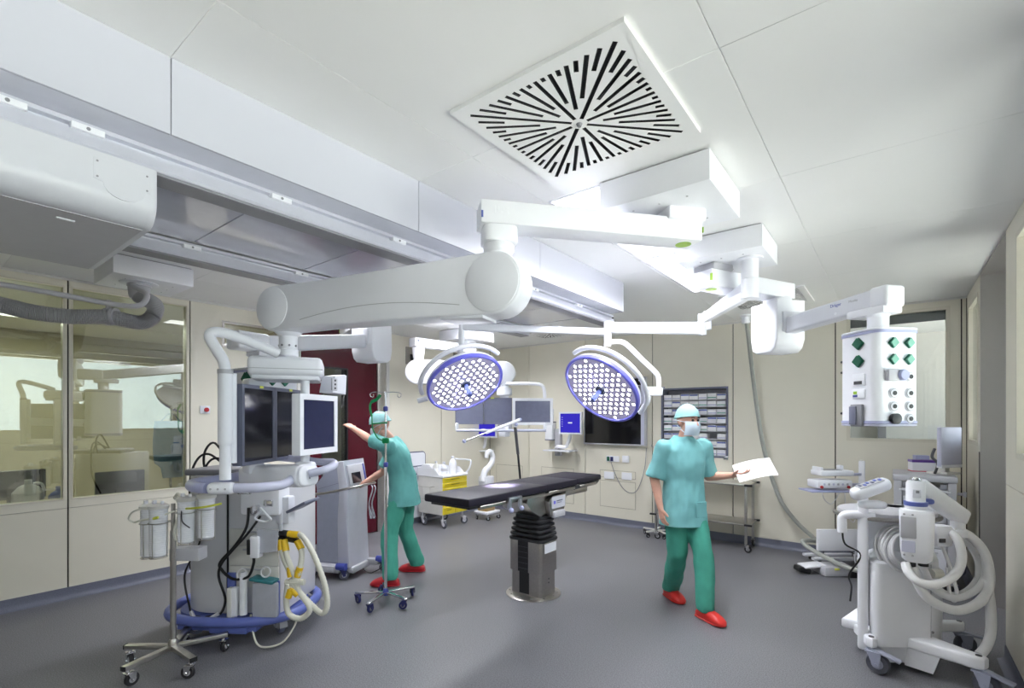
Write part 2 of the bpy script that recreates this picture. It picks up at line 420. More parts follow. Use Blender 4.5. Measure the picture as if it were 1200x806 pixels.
# red sliding door reaching to the ceiling, its pane and steel posts
dr = bpy.data.objects.new('door_1', None); COL.objects.link(dr); dr['kind'] = 'structure'; INV[dr.name] = Matrix()
mb = MB()
for (a, b, z0, z1) in ((3.27, 3.56, .01, CEIL - .01), (3.95, 4.43, .01, CEIL - .01), (3.56, 3.95, .01, .85), (3.56, 3.95, 2.33, CEIL - .01)): mb.span((XL - .01, a, z0), (XL + .03, b, z1))
struct('door_leaf', mb, 'red_door', dr)
mb = MB()
for (a, b, z0, z1) in ((3.555, 3.575, .84, 2.335), (3.935, 3.955, .84, 2.335), (3.575, 3.935, .84, .86), (3.575, 3.935, 2.315, 2.335)): mb.span((XL + .0, a, z0), (XL + .036, b, z1))
struct('pane_frame', mb, 'black', dr)
mb = MB(); mb.span((XL + .006, 3.57, .86), (XL + .012, 3.94, 2.32)); struct('pane', mb, 'glass_clear', dr)
mb = MB(); mb.span((XL - .01, 3.22, 0), (XL + .045, 3.268, CEIL), .004); struct('door_post', mb, 'offwhite', dr)
mb = MB(); mb.span((XL - .01, 4.435, 0), (XL + .05, 4.58, CEIL), .004); struct('door_post', mb, 'steel', dr)
mb = MB(); mb.span((XL - .01, 4.582, 0), (XL + .06, 4.64, CEIL), .004); struct('door_post', mb, 'offwhite', dr)
mb = MB(); mb.cyl((XL + .075, 3.36, .95), (XL + .075, 3.36, 1.35), .014, n=10); mb.cyl((XL + .03, 3.36, .98), (XL + .075, 3.36, .98), .009, n=8); mb.cyl((XL + .03, 3.36, 1.32), (XL + .075, 3.36, 1.32), .009, n=8)
struct('door_handle', mb, 'steel', dr)

# ---- back wall
BJ = [XL, -5.067, -3.945, -2.822, -1.704, -.557, .558]
ca, cb = on_y(775, 500, YB).x, on_y(853.5, 500, YB).x          # built-in supply cabinet
cz1, cz0 = on_y(853, 452.5, YB).z, on_y(853, 537, YB).z
wa, wb, wz0, wz1 = -.447, .470, 1.385, 2.85
wk = MB(); yb = YB + TH
for (a, b, z0, z1) in ((XL - .1, ca, 0, CEIL), (ca, cb, 0, cz0), (ca, cb, cz1, CEIL), (cb, wa, 0, CEIL), (wa, wb, 0, wz0), (wa, wb, wz1, CEIL), (wb, XR + .3, 0, CEIL)):
    wk.span((a, yb, z0), (b, yb + .10, z1))
wall_back = struct('wall_back', wk, 'joint_dark')
for i in range(6):
    a, b = BJ[i], BJ[i + 1]
    h = None
    if i == 3: h = (ca, cb, cz0, cz1)
    if i == 5: h = (wa, wb, wz0, wz1)
    panel(wall_back, 'y', YB, a, b, .1, CEIL, h)
panel(wall_back, 'y', YB, .558, XR, .1, CEIL)
window(4, 'y', YB, wa, wb, wz0, wz1, 'glass_clear', blind=.10)
# flush service hatches in the panels
def hatch(u0, v0, u1, v1, dz=.0):
    a, b = on_y(u0, v0, YB), on_y(u1, v1, YB); mb = MB(); mb.span((a.x, YB - .004, b.z), (b.x, YB + .001, a.z), .0012, 1); h = struct('access_hatch', mb, 'beige', wall_back)
    mb = MB(); mb.span((a.x - .006, YB - .0015, b.z - .006), (b.x + .006, YB + .001, a.z + .006)); struct('hatch_seam', mb, 'hatch_line', h)
hatch(703.5, 550.5, 744.5, 561.5); hatch(703.5, 562.5, 744.5, 597); hatch(582, 544, 612, 584); hatch(635, 547, 672, 590)
# ---- right wall: far stretch with narrow window, steel-lined doorway, near stretch with the long window
YD0, YD1 = 4.72, 5.98
wr = MB(); xr = XR + TH
for (a, b, z0, z1) in ((YD1 + .012, YB + .2, 0, 1.40), (YD1 + .012, YB + .2, 2.80, CEIL), (YD1 + .012, 6.14, 1.4, 2.8), (6.86, YB + .2, 1.4, 2.8),
                       (YF, YD0, 0, 1.40), (YF, YD0, 2.80, CEIL), (4.35, YD0, 1.4, 2.8), (2.24, 2.36, 1.4, 2.8), (.14, .26, 1.4, 2.8), (-1.96, -1.84, 1.4, 2.8), (YF, -2.64, 1.4, 2.8)):
    wr.span((xr, a, z0), (xr + .14, b, z1))
wall_right = struct('wall_right', wr, 'joint_dark')
panel(wall_right, 'x', XR, YD1 + .012, YB, .1, CEIL, (6.14, 6.86, 1.4, 2.8))
for a, b, h in ((2.30, YD0, (2.36, 4.35)), (.20, 2.30, (.26, 2.24)), (-1.90, .20, (-1.84, .14))):
    panel(wall_right, 'x', XR, a, b, .1, 1.2); panel(wall_right, 'x', XR, a, b, 1.204, CEIL, (h[0], h[1], 1.4, 2.8))
panel(wall_right, 'x', XR, YF, -1.90, .1, CEIL)
window(5, 'x', XR, 6.14, 6.86, 1.4, 2.8, 'glass_clear')
window(6, 'x', XR, 2.36, 4.35, 1.4, 2.8, 'glass_clear'); window(7, 'x', XR, .26, 2.24, 1.4, 2.8, 'glass_clear'); window(8, 'x', XR, -1.84, .14, 1.4, 2.8, 'glass_clear')
d2 = bpy.data.objects.new('door_2', None); COL.objects.link(d2); d2['kind'] = 'structure'; INV[d2.name] = Matrix()
mb = MB(); mb.span((XR, YD1, 0), (XR + .85, YD1 + .012, CEIL)); struct('steel_jamb', mb, 'steel_jamb', d2)
mb = MB(); mb.span((XR, YD0 - .012, 0), (XR + .85, YD0, CEIL)); struct('steel_jamb', mb, 'steel_jamb', d2)
mb = MB(); mb.span((XR, YD0, CEIL - .012), (XR + .85, YD1, CEIL)); struct('steel_head', mb, 'steel_jamb', d2)
mb = MB()
for a, b in (((XR + .85, YD0, 0), (XR + .90, YD1, .9)), ((XR + .85, YD0, 2.75), (XR + .90, YD1, CEIL)), ((XR + .85, YD0, .9), (XR + .90, YD0 + .10, 2.75)), ((XR + .85, YD1 - .10, .9), (XR + .90, YD1, 2.75))): mb.span(a, b)
struct('door_leaf', mb, 'beige', d2)
mb = MB(); mb.span((XR + .87, YD0 + .10, .9), (XR + .876, YD1 - .10, 2.75)); struct('pane', mb, 'glass_clear', d2)  # unseen glazing, added so that daylight reaches the steel jamb
mb = MB(); mb.span((XR - .004, YD1 + .02, .42), (XR + .0, YD1 + .07, 1.35)); struct('rubber_strip', mb, 'black', wall_right)
# ---- front wall (behind the camera)
mb = MB(); mb.span((XL - .1, YF - .1, 0), (XR + .2, YF - TH, CEIL)); wall_front = struct('wall_front', mb, 'joint_dark')
x = XL
while x < XR - .1:
    mb = MB(); mb.span((x + G, YF - TH, .1), (min(x + 1.122, XR) - G, YF, CEIL)); struct('wall_panel', mb, 'beige', wall_front); x += 1.122
# ---- coved vinyl baseboards
def cove(name, p0, p1, inward):
    p0, p1, n = V(p0), V(p1), V(inward); prof = [(0, 0), (.045, .001), (.022, .008), (.009, .022), (.006, .045), (.006, .105), (0, .105)]
    rings = [[p + n * a + V((0, 0, b)) for a, b in prof] for p in (p0, p1)]
    mb = MB(); mb.loft(rings); struct(name, mb, 'cove')
cove('baseboard_left', (XL, YF, 0), (XL, 3.22, 0), (1, 0, 0)); cove('baseboard_left_far', (XL, 4.64, 0), (XL, YB, 0), (1, 0, 0))
cove('baseboard_back', (XL, YB, 0), (XR, YB, 0), (0, -1, 0))
cove('baseboard_right', (XR, YF, 0), (XR, YD0, 0), (-1, 0, 0)); cove('baseboard_right_far', (XR, YD1, 0), (XR, YB, 0), (-1, 0, 0))
# ---- ceiling of white metal panels
mb = MB(); mb.span((XL - .3, YF - .2, CEIL + .008), (XR + 1.0, YB + .3, CEIL + .12)); ceiling = struct('ceiling', mb, 'ceil_gap')
CXs = [XL, -5.107, -3.95, -2.793, -1.636, -.479, XR]; CYs = [YF, -1.667, -.517, .633, 1.783, 2.933, 4.083, 5.233, 6.383, YB]
for i in range(len(CXs) - 1):
    for j in range(len(CYs) - 1):
        mb = MB(); mb.span((CXs[i] + .0012, CYs[j] + .0006, CEIL), (CXs[i + 1] - .0012, CYs[j + 1] - .0006, CEIL + .007), .0012, 1); struct('ceiling_panel', mb, 'ceil_white', ceiling)
# thin shadow trim where wall meets ceiling
for k, (a, b) in enumerate((((XL, YF, CEIL - .02), (XL + .012, YB, CEIL)), ((XL, YB - .012, CEIL - .02), (XR, YB, CEIL)))):
    mb = MB(); mb.span(a, b); struct('trim_%d' % (k + 2), mb, 'offwhite')
# ---- dropped bulkhead carrying the ceiling rails
BX0, BX1, BY1, BZ = -3.36, -2.024, 4.325, 2.656
mb = MB(); mb.span((BX0, YF, BZ + .01), (BX1 - .012, BY1 - .012, CEIL)); bulk = struct('trim_1', mb, 'ceil_gap')
for a, b in zip([YF] + CYs[1:6], CYs[1:6] + [BY1]):
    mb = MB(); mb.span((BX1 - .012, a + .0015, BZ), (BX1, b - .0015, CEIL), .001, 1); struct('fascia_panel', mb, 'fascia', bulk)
mb = MB(); mb.span((BX0, BY1 - .012, BZ), (BX1 - .0125, BY1, CEIL)); struct('end_panel', mb, 'fascia', bulk)
mb = MB(); mb.span((-2.20, YF, BZ), (BX1 - .0125, BY1 - .0125, BZ + .01)); struct('edge_strip', mb, 'alu_paint', bulk)
cl = [-2.2, -.89, -.23, .433, 1.10, 1.76, 2.42, 3.06, 3.73, 4.31]
for a, b in zip(cl[:-1], cl[1:]):
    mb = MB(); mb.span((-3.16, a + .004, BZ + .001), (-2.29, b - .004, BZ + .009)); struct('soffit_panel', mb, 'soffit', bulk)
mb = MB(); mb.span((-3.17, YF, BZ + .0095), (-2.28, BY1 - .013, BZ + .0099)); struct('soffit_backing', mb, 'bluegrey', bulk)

# ---- the control room seen through the left windows
cr = MB()
cr.span((-9.4, -1.5, -.1), (XL - .13, 3.4, 0)); control = struct('wall_control_room', cr, 'control_wall')
mb = MB(); mb.span((-9.5, -1.5, 0), (-9.4, 3.4, 2.9)); struct('wall_panel', mb, 'control_wall', control)
mb = MB(); mb.span((-9.4, -1.6, 0), (XL - .13, -1.5, 2.9)); struct('wall_panel', mb, 'control_wall', control)
mb = MB(); mb.span((-9.4, 3.4, 0), (XL - .13, 3.5, 2.9)); struct('wall_panel', mb, 'control_wall', control)
mb = MB(); mb.span((-9.5, -1.6, 2.86), (XL - .13, 3.5, 2.96)); struct('wall_panel', mb, 'ceil_white', control)
mb = MB(); mb.span((XL - 1.6, 3.5, 0), (XL - 1.5, 4.4, CEIL)); mb.span((XL - 1.5, 3.4, -.1), (XL - .13, 4.4, 0)); mb.span((XL - 1.5, 3.4, 2.86), (XL - .13, 4.4, 2.95)); mb.span((XL - 1.5, 4.4, 0), (XL - .13, 4.5, 2.9))
struct('wall_corridor', mb, 'beige')
# ---- the room beyond the back window
mb = MB(); mb.span((-1.6, 9.6, 0), (1.9, 9.7, 2.95)); nb = struct('wall_next_room', mb, 'offwhite')
for a, b, m in (((-1.7, YB + .13, 0), (-1.6, 9.7, 2.95), 'offwhite'), ((1.9, YB + .13, 0), (2.0, 7.4, 2.95), 'offwhite'), ((1.9, 8.9, 0), (2.0, 9.7, 2.95), 'offwhite'),
                ((1.9, 7.4, 0), (2.0, 8.9, 1.2), 'offwhite'), ((1.9, 7.4, 2.6), (2.0, 8.9, 2.95), 'offwhite'),
                ((-1.7, YB + .13, 2.93), (2.0, 9.7, 3.0), 'ceil_white'), ((-1.7, YB + .13, -.1), (2.0, 9.7, 0), 'vinyl_floor'), ((-.2, 9.3, 0), (-.1, 9.6, 2.95), 'midgrey')):
    q = MB(); q.span(a, b); struct('wall_panel', q, m, nb)
# outdoor ground beyond the right wall
mb = MB(); mb.span((XR + 3, -40, -4.1), (60, 60, -4)); struct('ground_outside', mb, 'offwhite')
# ---- ceiling luminaires
def luminaire(x0, x1, y0, y1, label, group='flush ceiling light panels', power=12.5):
    t = thing('ceiling_light', label, 'ceiling light', ((x0 + x1) / 2, (y0 + y1) / 2, CEIL), 0, group)
    f = .012; m = MB()
    for a, b in (((x0, y0), (x1, y0 + f)), ((x0, y1 - f), (x1, y1)), ((x0, y0 + f), (x0 + f, y1 - f)), ((x1 - f, y0 + f), (x1, y1 - f))): m.span((a[0], a[1], CEIL - .006), (b[0], b[1], CEIL))
    part(t, 'light_frame', m, 'white', True)
    m = MB(); m.span((x0 + f, y0 + f, CEIL - .0035), (x1 - f, y1 - f, CEIL - .0005)); part(t, 'diffuser', m, 'light_panel', True)
    ld = bpy.data.lights.new('tube_light', 'AREA'); ld.shape = 'RECTANGLE'; ld.size = x1 - x0 - 2 * f; ld.size_y = y1 - y0 - 2 * f; ld.energy = power; ld.spread = R(146); ld.color = (.955, .965, 1.0)
    o = bpy.data.objects.new('tube_light', ld); COL.objects.link(o); o.parent = t; o.location = (0, 0, -.0045)
luminaire(-1.61, -1.285, 2.42, 3.75, 'flush rectangular ceiling light just beyond the near star-slotted vent')
luminaire(-1.61, -1.285, 3.77, 5.06, 'flush ceiling light beside the ceiling box that carries the surgical lamps')
luminaire(-4.64, -4.31, 4.70, 6.02, 'flush ceiling light at the far left, beside the far ceiling box')
luminaire(-4.64, -4.31, 2.3, 3.4, 'added ceiling light hidden beyond the bulkhead, beside the middle ceiling box')  # unseen panel, added to keep the walls lit
luminaire(-4.64, -4.31, 3.42, 4.68, 'added ceiling light hidden beyond the bulkhead, before the far ceiling box')  # second unseen panel, added for its light on the walls
luminaire(-1.61, -1.285, -2.4, -1.1, 'added ceiling light out of view right behind the camera')  # added out of view to even out the room's light
# lamp of the control room
t = thing('ceiling_light', 'ceiling light inside the control room behind the left windows', 'ceiling light', (-7.9, .9, 2.86)); m = MB(); m.box((0, 0, -.006), (.6, 1.2, .012), .002, 1); part(t, 'light_frame', m, 'white')
m = MB(); m.box((0, 0, -.0135), (.56, 1.16, .003)); part(t, 'diffuser', m, 'light_panel')
ld = bpy.data.lights.new('tube_light', 'AREA'); ld.shape = 'RECTANGLE'; ld.size = .55; ld.size_y = 1.15; ld.energy = 26; ld.color = (.98, .97, .93)
o = bpy.data.objects.new('tube_light', ld); COL.objects.link(o); o.parent = t; o.location = (0, 0, -.016)

# ================================================================== ON THE CEILING
BLADE = MB().box((0, 0, 0), (1, 1, 1)).mesh('blade', 'grille')
def swirl_vent(cx, cy, label):
    t = thing('ceiling_vent', label, 'vent', (cx, cy, CEIL), 0, 'star-slotted ceiling vents'); a = .390; bd = .335; z0 = -.016
    outer = [V((-a, -a, 0)), V((a, -a, 0)), V((a, a, 0)), V((-a, a, 0))]; holes = []; slots = []
    inn = {0: .10, 2: .50, 4: .30, 6: .45, 8: .11, 10: .45, 12: .30, 14: .50}
    for k in range(64):
        ang = R(45) + 2 * PI * k / 64; d = V((math.cos(ang), math.sin(ang), 0)); n = V((-d.y, d.x, 0)); j = k % 16
        ro = bd / max(abs(d.x), abs(d.y))
        if j % 2 == 0: ri = bd * (inn[j] if j in (0, 8) else inn[j] + .0)
        else: ri = ro * {1: .74, 3: .84, 5: .90, 7: .93, 9: .93, 11: .90, 13: .84, 15: .74}[j]
        if j in (0,): ro *= .985
        h = .0092; slots.append((d, n, ri, ro, ang))
        holes.append([d * ri - n * h, d * ro - n * h, d * ro + n * h, d * ri + n * h])
    tri = tessellate_polygon([outer] + holes); pts = outer + [p for q in holes for p in q]
    m = MB(); m.add([(p.x, p.y, z0) for p in pts], tri)
    for q in holes:
        m.add([(p.x, p.y, z0) for p in q] + [(p.x, p.y, z0 + .0018) for p in q], [(i, (i + 1) % 4, 4 + (i + 1) % 4, 4 + i) for i in range(4)])
    m.add([(p.x, p.y, z0) for p in outer] + [(p.x, p.y, 0) for p in outer], [(i, (i + 1) % 4, 4 + (i + 1) % 4, 4 + i) for i in range(4)])
    part(t, 'face_plate', m, 'ceil_white', sharp=20)
    m = MB(); m.box((0, 0, -.001), (a * 1.9, a * 1.9, .0015)); part(t, 'plenum_shade', m, 'black')  # black sheet: the shade inside the duct, put in as colour
    for (d, n, ri, ro, ang) in slots:
        ln = ro - ri; M = loc(*(d * (ri + ro) / 2)) @ loc(0, 0, -.008) @ rotz(ang) @ Matrix.Rotation(R(35), 4, 'X') @ Matrix.Diagonal((ln * .96, .011, .0012, 1))
        put(t, 'blade', BLADE, M)
    m = MB(); m.lathe([(.0, z0 - .012), (.008, z0 - .012), (.014, z0)], 12); part(t, 'centre_screw', m, 'midgrey')
    return t
swirl_vent(-1.069, 1.845, 'large square star-slotted ceiling vent nearest the camera')
swirl_vent(-1.075, 5.83, 'star-slotted ceiling vent far right, behind the supply arm')
swirl_vent(-4.05, 6.14, 'star-slotted ceiling vent at the far end beyond the rail ends')

def ceiling_box(par, x0, x1, y0, y1, z=2.775):
    m = MB(); m.span((x0, y0, z), (x1, y1, CEIL - .008), .004); b = part(par, 'ceiling_box', m, 'white', True)
    m = MB(); m.span((x0 + .012, y0 + .012, CEIL - .008), (x1 - .012, y1 - .012, CEIL)); part(b, 'shadow_gap', m, 'lightgrey', True)
    for sx in (.25, .5, .75):
        for sy in (.2, .8):
            m = MB(); c = V((x0 + (x1 - x0) * sx, y0 + (y1 - y0) * sy, z)); m.cyl(c, c - V((0, 0, .003)), .006, n=8); part(b, 'screw', m, 'lightgrey', True)
    return b

# ---- rails with clips
def rail(xc, label):
    t = thing('ceiling_rail', label, 'rail', (xc, 0, BZ), 0, 'pair of aluminium ceiling rails')
    m = MB(); prof = [(-.075, 2.655), (.045, 2.655), (.045, 2.640), (.028, 2.634), (.028, 2.622), (.050, 2.618), (.058, 2.575), (.052, 2.566), (-.075, 2.566)]
    m.loft([[V((xc + a, y, z)) for a, z in prof] for y in (YF + .02, 4.40)]); part(t, 'profile', m, 'alu_paint', True, sharp=20)
    m = MB(); m.span((xc - .062, YF + .02, 2.556), (xc + .046, 4.40, 2.566)); part(t, 'running_track', m, 'midgrey', True)
    m = MB(); m.span((xc - .05, 4.40, 2.575), (xc + .04, 4.425, 2.645), .004); e = part(t, 'end_stop', m, 'black', True)
    m = MB(); m.cyl((xc + .02, 4.425, 2.61), (xc + .02, 4.47, 2.61), .018, n=12); part(e, 'buffer', m, 'chrome', True)
    for y in (.24, .433, 1.10, 1.76, 2.42, 3.06, 3.73, -.23):
        m = MB(); m.span((xc + .028, y - .045, 2.618), (xc + .062, y + .045, 2.640), .002, 1); c = part(t, 'clip', m, 'white', True)
        m = MB(); m.cyl((xc + .06, y, 2.629), (xc + .064, y, 2.629), .006, n=8); part(c, 'clip_screw', m, 'midgrey', True)
    return t
rail(-2.215, 'near aluminium ceiling rail running along the white bulkhead fascia'); rail(-3.235, 'far aluminium ceiling rail on the far edge of the bulkhead')

# ---- trolley of the ceiling-hung imaging unit, top left
t = thing('ceiling_trolley', 'large white rounded ceiling trolley hanging on the rails at the left edge', 'ceiling trolley', (-2.57, -.3, 2.35))
x0, x1, zb, zt = -3.00, -2.125, 2.352, 2.553; r = .085
prof = [(x0, zt), (x0, zb + .02), (x0 + .02, zb)] + [(x1 - r + r * math.sin(R(a)), zb + r - r * math.cos(R(a))) for a in range(0, 91, 10)] + [(x1, zt)]
m = MB(); rings = []
for y, s in ((-1.9, 0), (.60, 0), (.616, .006), (.622, .016)):
    c = V((-2.56, 0, 2.45)); rings.append([V((a + (c.x - a) * s, y, z + (c.z - z) * s)) for a, z in prof])
m.loft(rings); part(t, 'housing', m, 'housing', True, sharp=30)
m = MB(); m.span((x0 + .015, -1.9, zb - .002), (x1 - .09, .60, zb), 0); part(t, 'underside_tray', m, 'lightgrey', True)
m = MB(frame((x1, 0, 0), (0, 1, 0), z=(1, 0, 0)))
ol = [(.44, 2.53), (.44, 2.46), (.46, 2.455)] + [(.525 + .06 * math.cos(R(a)), 2.455 + .045 * math.sin(R(a))) for a in range(180, 361, 20)] + [(.592, 2.46), (.60, 2.46), (.60, 2.53)]
m.prism(ol, -.003, .0012); pl = part(t, 'cover_plate', m, 'housing', True)
for a, b in ((.45, 2.52), (.59, 2.52), (.45, 2.468), (.59, 2.468)):
    m = MB(); m.cyl((x1, a, b), (x1 + .0022, a, b), .0035, n=8); part(pl, 'screw', m, 'midgrey', True)
for a, b in ((.10, -2.30), (.40, -2.30), (.10, -2.9)):
    m = MB(); m.box((b, a, zb - .003), (.012, .05, .006), .002, 1); part(t, 'latch', m, 'white', True)
for y in (-1.0, .2):
    for xx in (-2.215, -2.97):
        m = MB(); m.cyl((xx - .02, y, 2.556), (xx + .02, y, 2.556), .004, n=8); part(t, 'roller', m, 'midgrey', True)

# ---- box with the corrugated hose, left
t = thing('hose_outlet', 'white ceiling box with flange and grey corrugated hose at upper left', 'hose', (-5.02, 1.375, 2.775))
ceiling_box(t, -5.30, -4.745, 1.10, 1.65)
hc = on_z(163, 332, 2.775)
m = MB(); m.lathe([(.135, 0), (.135, -.006), (.128, -.010), (.07, -.012)], 32, hc); part(t, 'flange', m, 'white2', True)
zc = lambda v, tt: 1.65 + (HOR - v) / FPX * tt
th_ = (hc - EYE).dot(CF)
m = MB(); p0 = hc + V((0, 0, -.01)); m.lathe([(.082, -.01), (.084, -.03), (.078, -.035), (.072, -.10), (.062, -.13)], 24, hc); part(t, 'collar', m, 'lightgrey', True)
pts = [hc + V((.0, .0, -.11)), at(181, 357, 3.98), at(179, 371, 3.95), at(163, 378, 3.9), at(128, 371.5, 3.8), at(85, 371, 3.68), at(40, 366, 3.55), at(0, 357, 3.45), at(-60, 345, 3.3), at(-160, 325, 3.1)]
m = MB(); m.tube(pts, .058, 14, 36, rf=lambda f, i: .0590 if i % 2 else .0525); part(t, 'corrugated_hose', m, 'hose_grey', True, sharp=60)
pts = [hc + V((.045, -.06, -.04)), at(172, 345, 3.9), at(163, 358, 3.85), at(130, 356, 3.78), at(70, 345, 3.6), at(0, 333, 3.42), at(-80, 320, 3.2), at(-160, 308, 3.05)]
m = MB(); m.tube(pts, .020, 10, 8); part(t, 'conduit', m, 'lightgrey', True)
for du in (0, 8):
    c = at(127 + du, 371, 3.82); m = MB(frame(c, (CR + CF * .1)) @ Matrix.Rotation(R(90), 4, 'Y')); m.lathe([(.059, -.012), (.067, -.012), (.067, .012), (.059, .012)], 24); k = part(t, 'clamp', m, 'lightgrey', True)
    if du == 0:
        m = MB(); m.span(c + V((-.015, -.015, .05)), c + V((.015, .015, .13)), .004); part(k, 'clamp_tab', m, 'lightgrey', True)

# ------------------------------------------------------------------ arms
def beam(a, b, wdt, hgt, bev=.012, ext=(0, 0), seg=2):
    """box from a to b (centre line), may slope"""
    a, b = V(a), V(b); d = (b - a).normalized(); a = a - d * ext[0]; b = b + d * ext[1]
    side = V((0, 0, 1)).cross(d).normalized(); up = d.cross(side)
    m = MB(Matrix((d, side, up)).transposed().to_4x4()); m.M.translation = (a + b) / 2
    m.box((0, 0, 0), ((b - a).length, wdt, hgt), bev, seg); return m
def spring_arm(par, a, b, ra, rb, wd, cap=.008):
    """parallelogram arm with round ends: a, b = pivot centres"""
    a, b = V(a), V(b); d = (b - a); L = d.length; d.normalize(); s = V((0, 0, 1)).cross(d).normalized(); up = d.cross(s)
    M = Matrix((d, up, -s)).transposed().to_4x4(); M.translation = a
    ol = [(ra * math.cos(R(q)), ra * math.sin(R(q))) for q in range(90, 271, 10)]
    ol += [(L * .25, -ra * .93), (L * .75, -rb * .95)] + [(L + rb * math.cos(R(q)), rb * math.sin(R(q))) for q in range(-90, 91, 10)] + [(L * .75, rb * .97), (L * .25, ra * .95)]
    m = MB(M); m.prism(ol, -wd / 2, wd / 2, .014, 3); body = part(par, 'spring_arm', m, 'white', True)
    for c, rr in (((0, 0), ra), ((L, 0), rb)):
        for sg in (-1, 1):
            m = MB(M); m.M = M @ loc(c[0], c[1], sg * wd / 2); q = cap * sg
            m.lathe([(rr * .93, -q * .2), (rr * .93, q * .6), (rr * .90, q), (0.0001, q)], 36); part(body, 'end_cap', m, 'white', True)
    for sg in (-1, 1):                                     # curved seam of the lower cover
        pts = [M @ V((L * f, -ra * .80 + ra * .52 * math.sin(PI * f), sg * (wd / 2 + .0005))) for f in [.12 + .066 * i for i in range(12)]]
        m = MB(); m.tube(pts, .0022, 5, 3); part(body, 'cover_seam', m, 'lightgrey', True)
    return body, M, L

# ---- monitor pendant in the foreground
t = thing('monitor_pendant', 'big white double-jointed ceiling arm carrying three monitors and lavender grips', 'ceiling pendant', (-.975, 2.69, CEIL)); pend = t
cbx = ceiling_box(t, -1.262, -.685, 2.395, 2.965)
P0 = V((-.94, 2.70, 2.668)); P1 = V((-1.585, 1.93, 2.668)); dd = (P1 - P0).normalized()
m = MB(); m.box(P0 + V((0, 0, .075)), (.22, .20, .07), .012, M=rotz(math.atan2(dd.y, dd.x))); part(t, 'swivel_plate', m, 'white', True)
m = beam(P0, P1, .155, .117, .010, (.10, .105)); ua = part(t, 'upper_arm', m, 'white', True)
side = V((-dd.y, dd.x, 0));  side = side if side.dot(-P0) > 0 else -side       # towards the camera
m = MB(frame(P0 - dd * .03 + V((0, 0, -.0588)), dd, z=(0, 0, -1))); m.lathe([(.042, 0), (.042, .0015), (.0001, .0016)], 24); m.v = [v for v in m.v]; part(ua, 'lime_dot', m, 'lime', True)
m = MB(); c = P0 - dd * .1005; m.span((0, 0, 0), (0.001, .001, .001)); m = MB(frame(c, side, z=(-dd))); m.box((.073, .0, .002), (.012, .03, .005), .001, 1); part(ua, 'lime_tab', m, 'lime', True)
m = MB(frame(P1 + dd * .098 + side * .0775, dd, z=side)); m.box((0, .018, 0), (.010, .034, .004), .001, 1); part(ua, 'blue_tab', m, 'blue_mid', True)
EMB = frame(P1 + dd * .0 + side * .0776 + V((0, 0, .008)), -dd, z=side)
m = MB(EMB)
for x, w2, z, h2 in ((-.035, .005, 0, .036), (-.018, .005, .004, .026), (-.004, .018, -.010, .005), (.008, .005, .006, .02), (.024, .02, .012, .005), (.026, .02, -.004, .005), (.03, .014, -.014, .005)): m.box((x, z, 0), (w2, h2, .0025), .0006, 1)
part(ua, 'embossed_mark', m, 'white', True)
m = MB(frame(P1, dd)); m.prism(rrect(.175, .155, .04), -.140, -.058, .008); jb = part(t, 'joint_block', m, 'white', True)
m = MB(); m.lathe([(.062, -.19), (.074, -.178), (.078, -.172), (.078, -.148), (.072, -.139)], 32, P1); part(t, 'joint_collar', m, 'white', True)
A0 = V((-1.60, 1.945, 2.326)); A1 = V((-3.07, 1.573, 2.333))
m = MB(); m.cyl(P1 + V((0, 0, -.30)), P1 + V((0, 0, -.17)), .066, n=24); part(t, 'joint_stem', m, 'white', True)
body, AM, AL = spring_arm(t, A0, A1, .158, .140, .165)
ad = (A1 - A0).normalized(); an = V((ad.y, -ad.x, 0)); an = an if an.dot(-A0) > 0 else -an
m = beam(A0 + V((0, 0, -.165)) + ad * .05, A0 + V((0, 0, -.155)) + ad * .30, .16, .018, .005); part(body, 'limit_stop', m, 'white2', True)
# hanging column, hub box
H = V((-3.055, 1.60, 0))
m = MB(); m.lathe([(.085, 2.20), (.07, 2.185), (.056, 2.17), (.055, 2.09), (.060, 2.085), (.060, 2.045), (.075, 2.035), (.078, 2.02)], 28, H); part(t, 'drop_tube', m, 'white', True)
for a in range(4):
    q = YAW + R(-60 + 45 * a); m = MB(); c = H + V((math.sin(q), -math.cos(q), 0)) * .055; m.cyl(c + V((0, 0, 2.11)), c + V((0, 0, 2.11)) * 1 + V((math.sin(q), -math.cos(q), 0)) * .004, .007, n=8); part(t, 'screw', m, 'midgrey', True)
hubM = loc(H.x, H.y, 1.955) @ rotz(YAW + R(19))
m = MB(hubM); m.box((0, 0, .012), (.42, .36, .116), .03, 3); m.box((0, 0, -.055), (.38, .32, .03), .012, 2); hub = part(t, 'hub_box', m, 'white', True)
m = MB(hubM); m.box((0, 0, -.005), (.4215, .3615, .004)); part(hub, 'seam', m, 'lightgrey', True)
# grip tube down the left
pts = [at(326, 414, 2.95), at(300, 403, 2.86), at(270, 392, 2.77), at(251, 389, 2.72), at(246, 395, 2.70), at(254, 410, 2.70), at(262, 424, 2.70), at(264, 445, 2.70), at(264, 500, 2.70), at(264, 562, 2.70)]
m = MB(); m.tube(pts, .029, 14, 8); part(t, 'grip_tube', m, 'white', True)
m = MB(); m.cyl(at(264, 437, 2.70), at(264, 520, 2.70), .037, n=18); part(t, 'tube_sleeve', m, 'white', True)
m = MB(); m.cyl(at(264, 433, 2.70), at(264, 438, 2.70), .039, n=18); part(t, 'tube_ring', m, 'lightgrey', True)
fc = at(258, 572, 2.70)
m = MB(frame(fc, CR)); m.box((0.01, 0, 0), (.15, .075, .066), .03, 4); fit = part(t, 'grip_fitting', m, 'white', True)
for k in (-.04, 0, .04):
    m = MB(); m.cyl(fc + CR * (k + .01) - CF * .036, fc + CR * (k + .01) - CF * .041, .006, n=8); part(fit, 'screw', m, 'lightgrey', True)
zr = fc.z
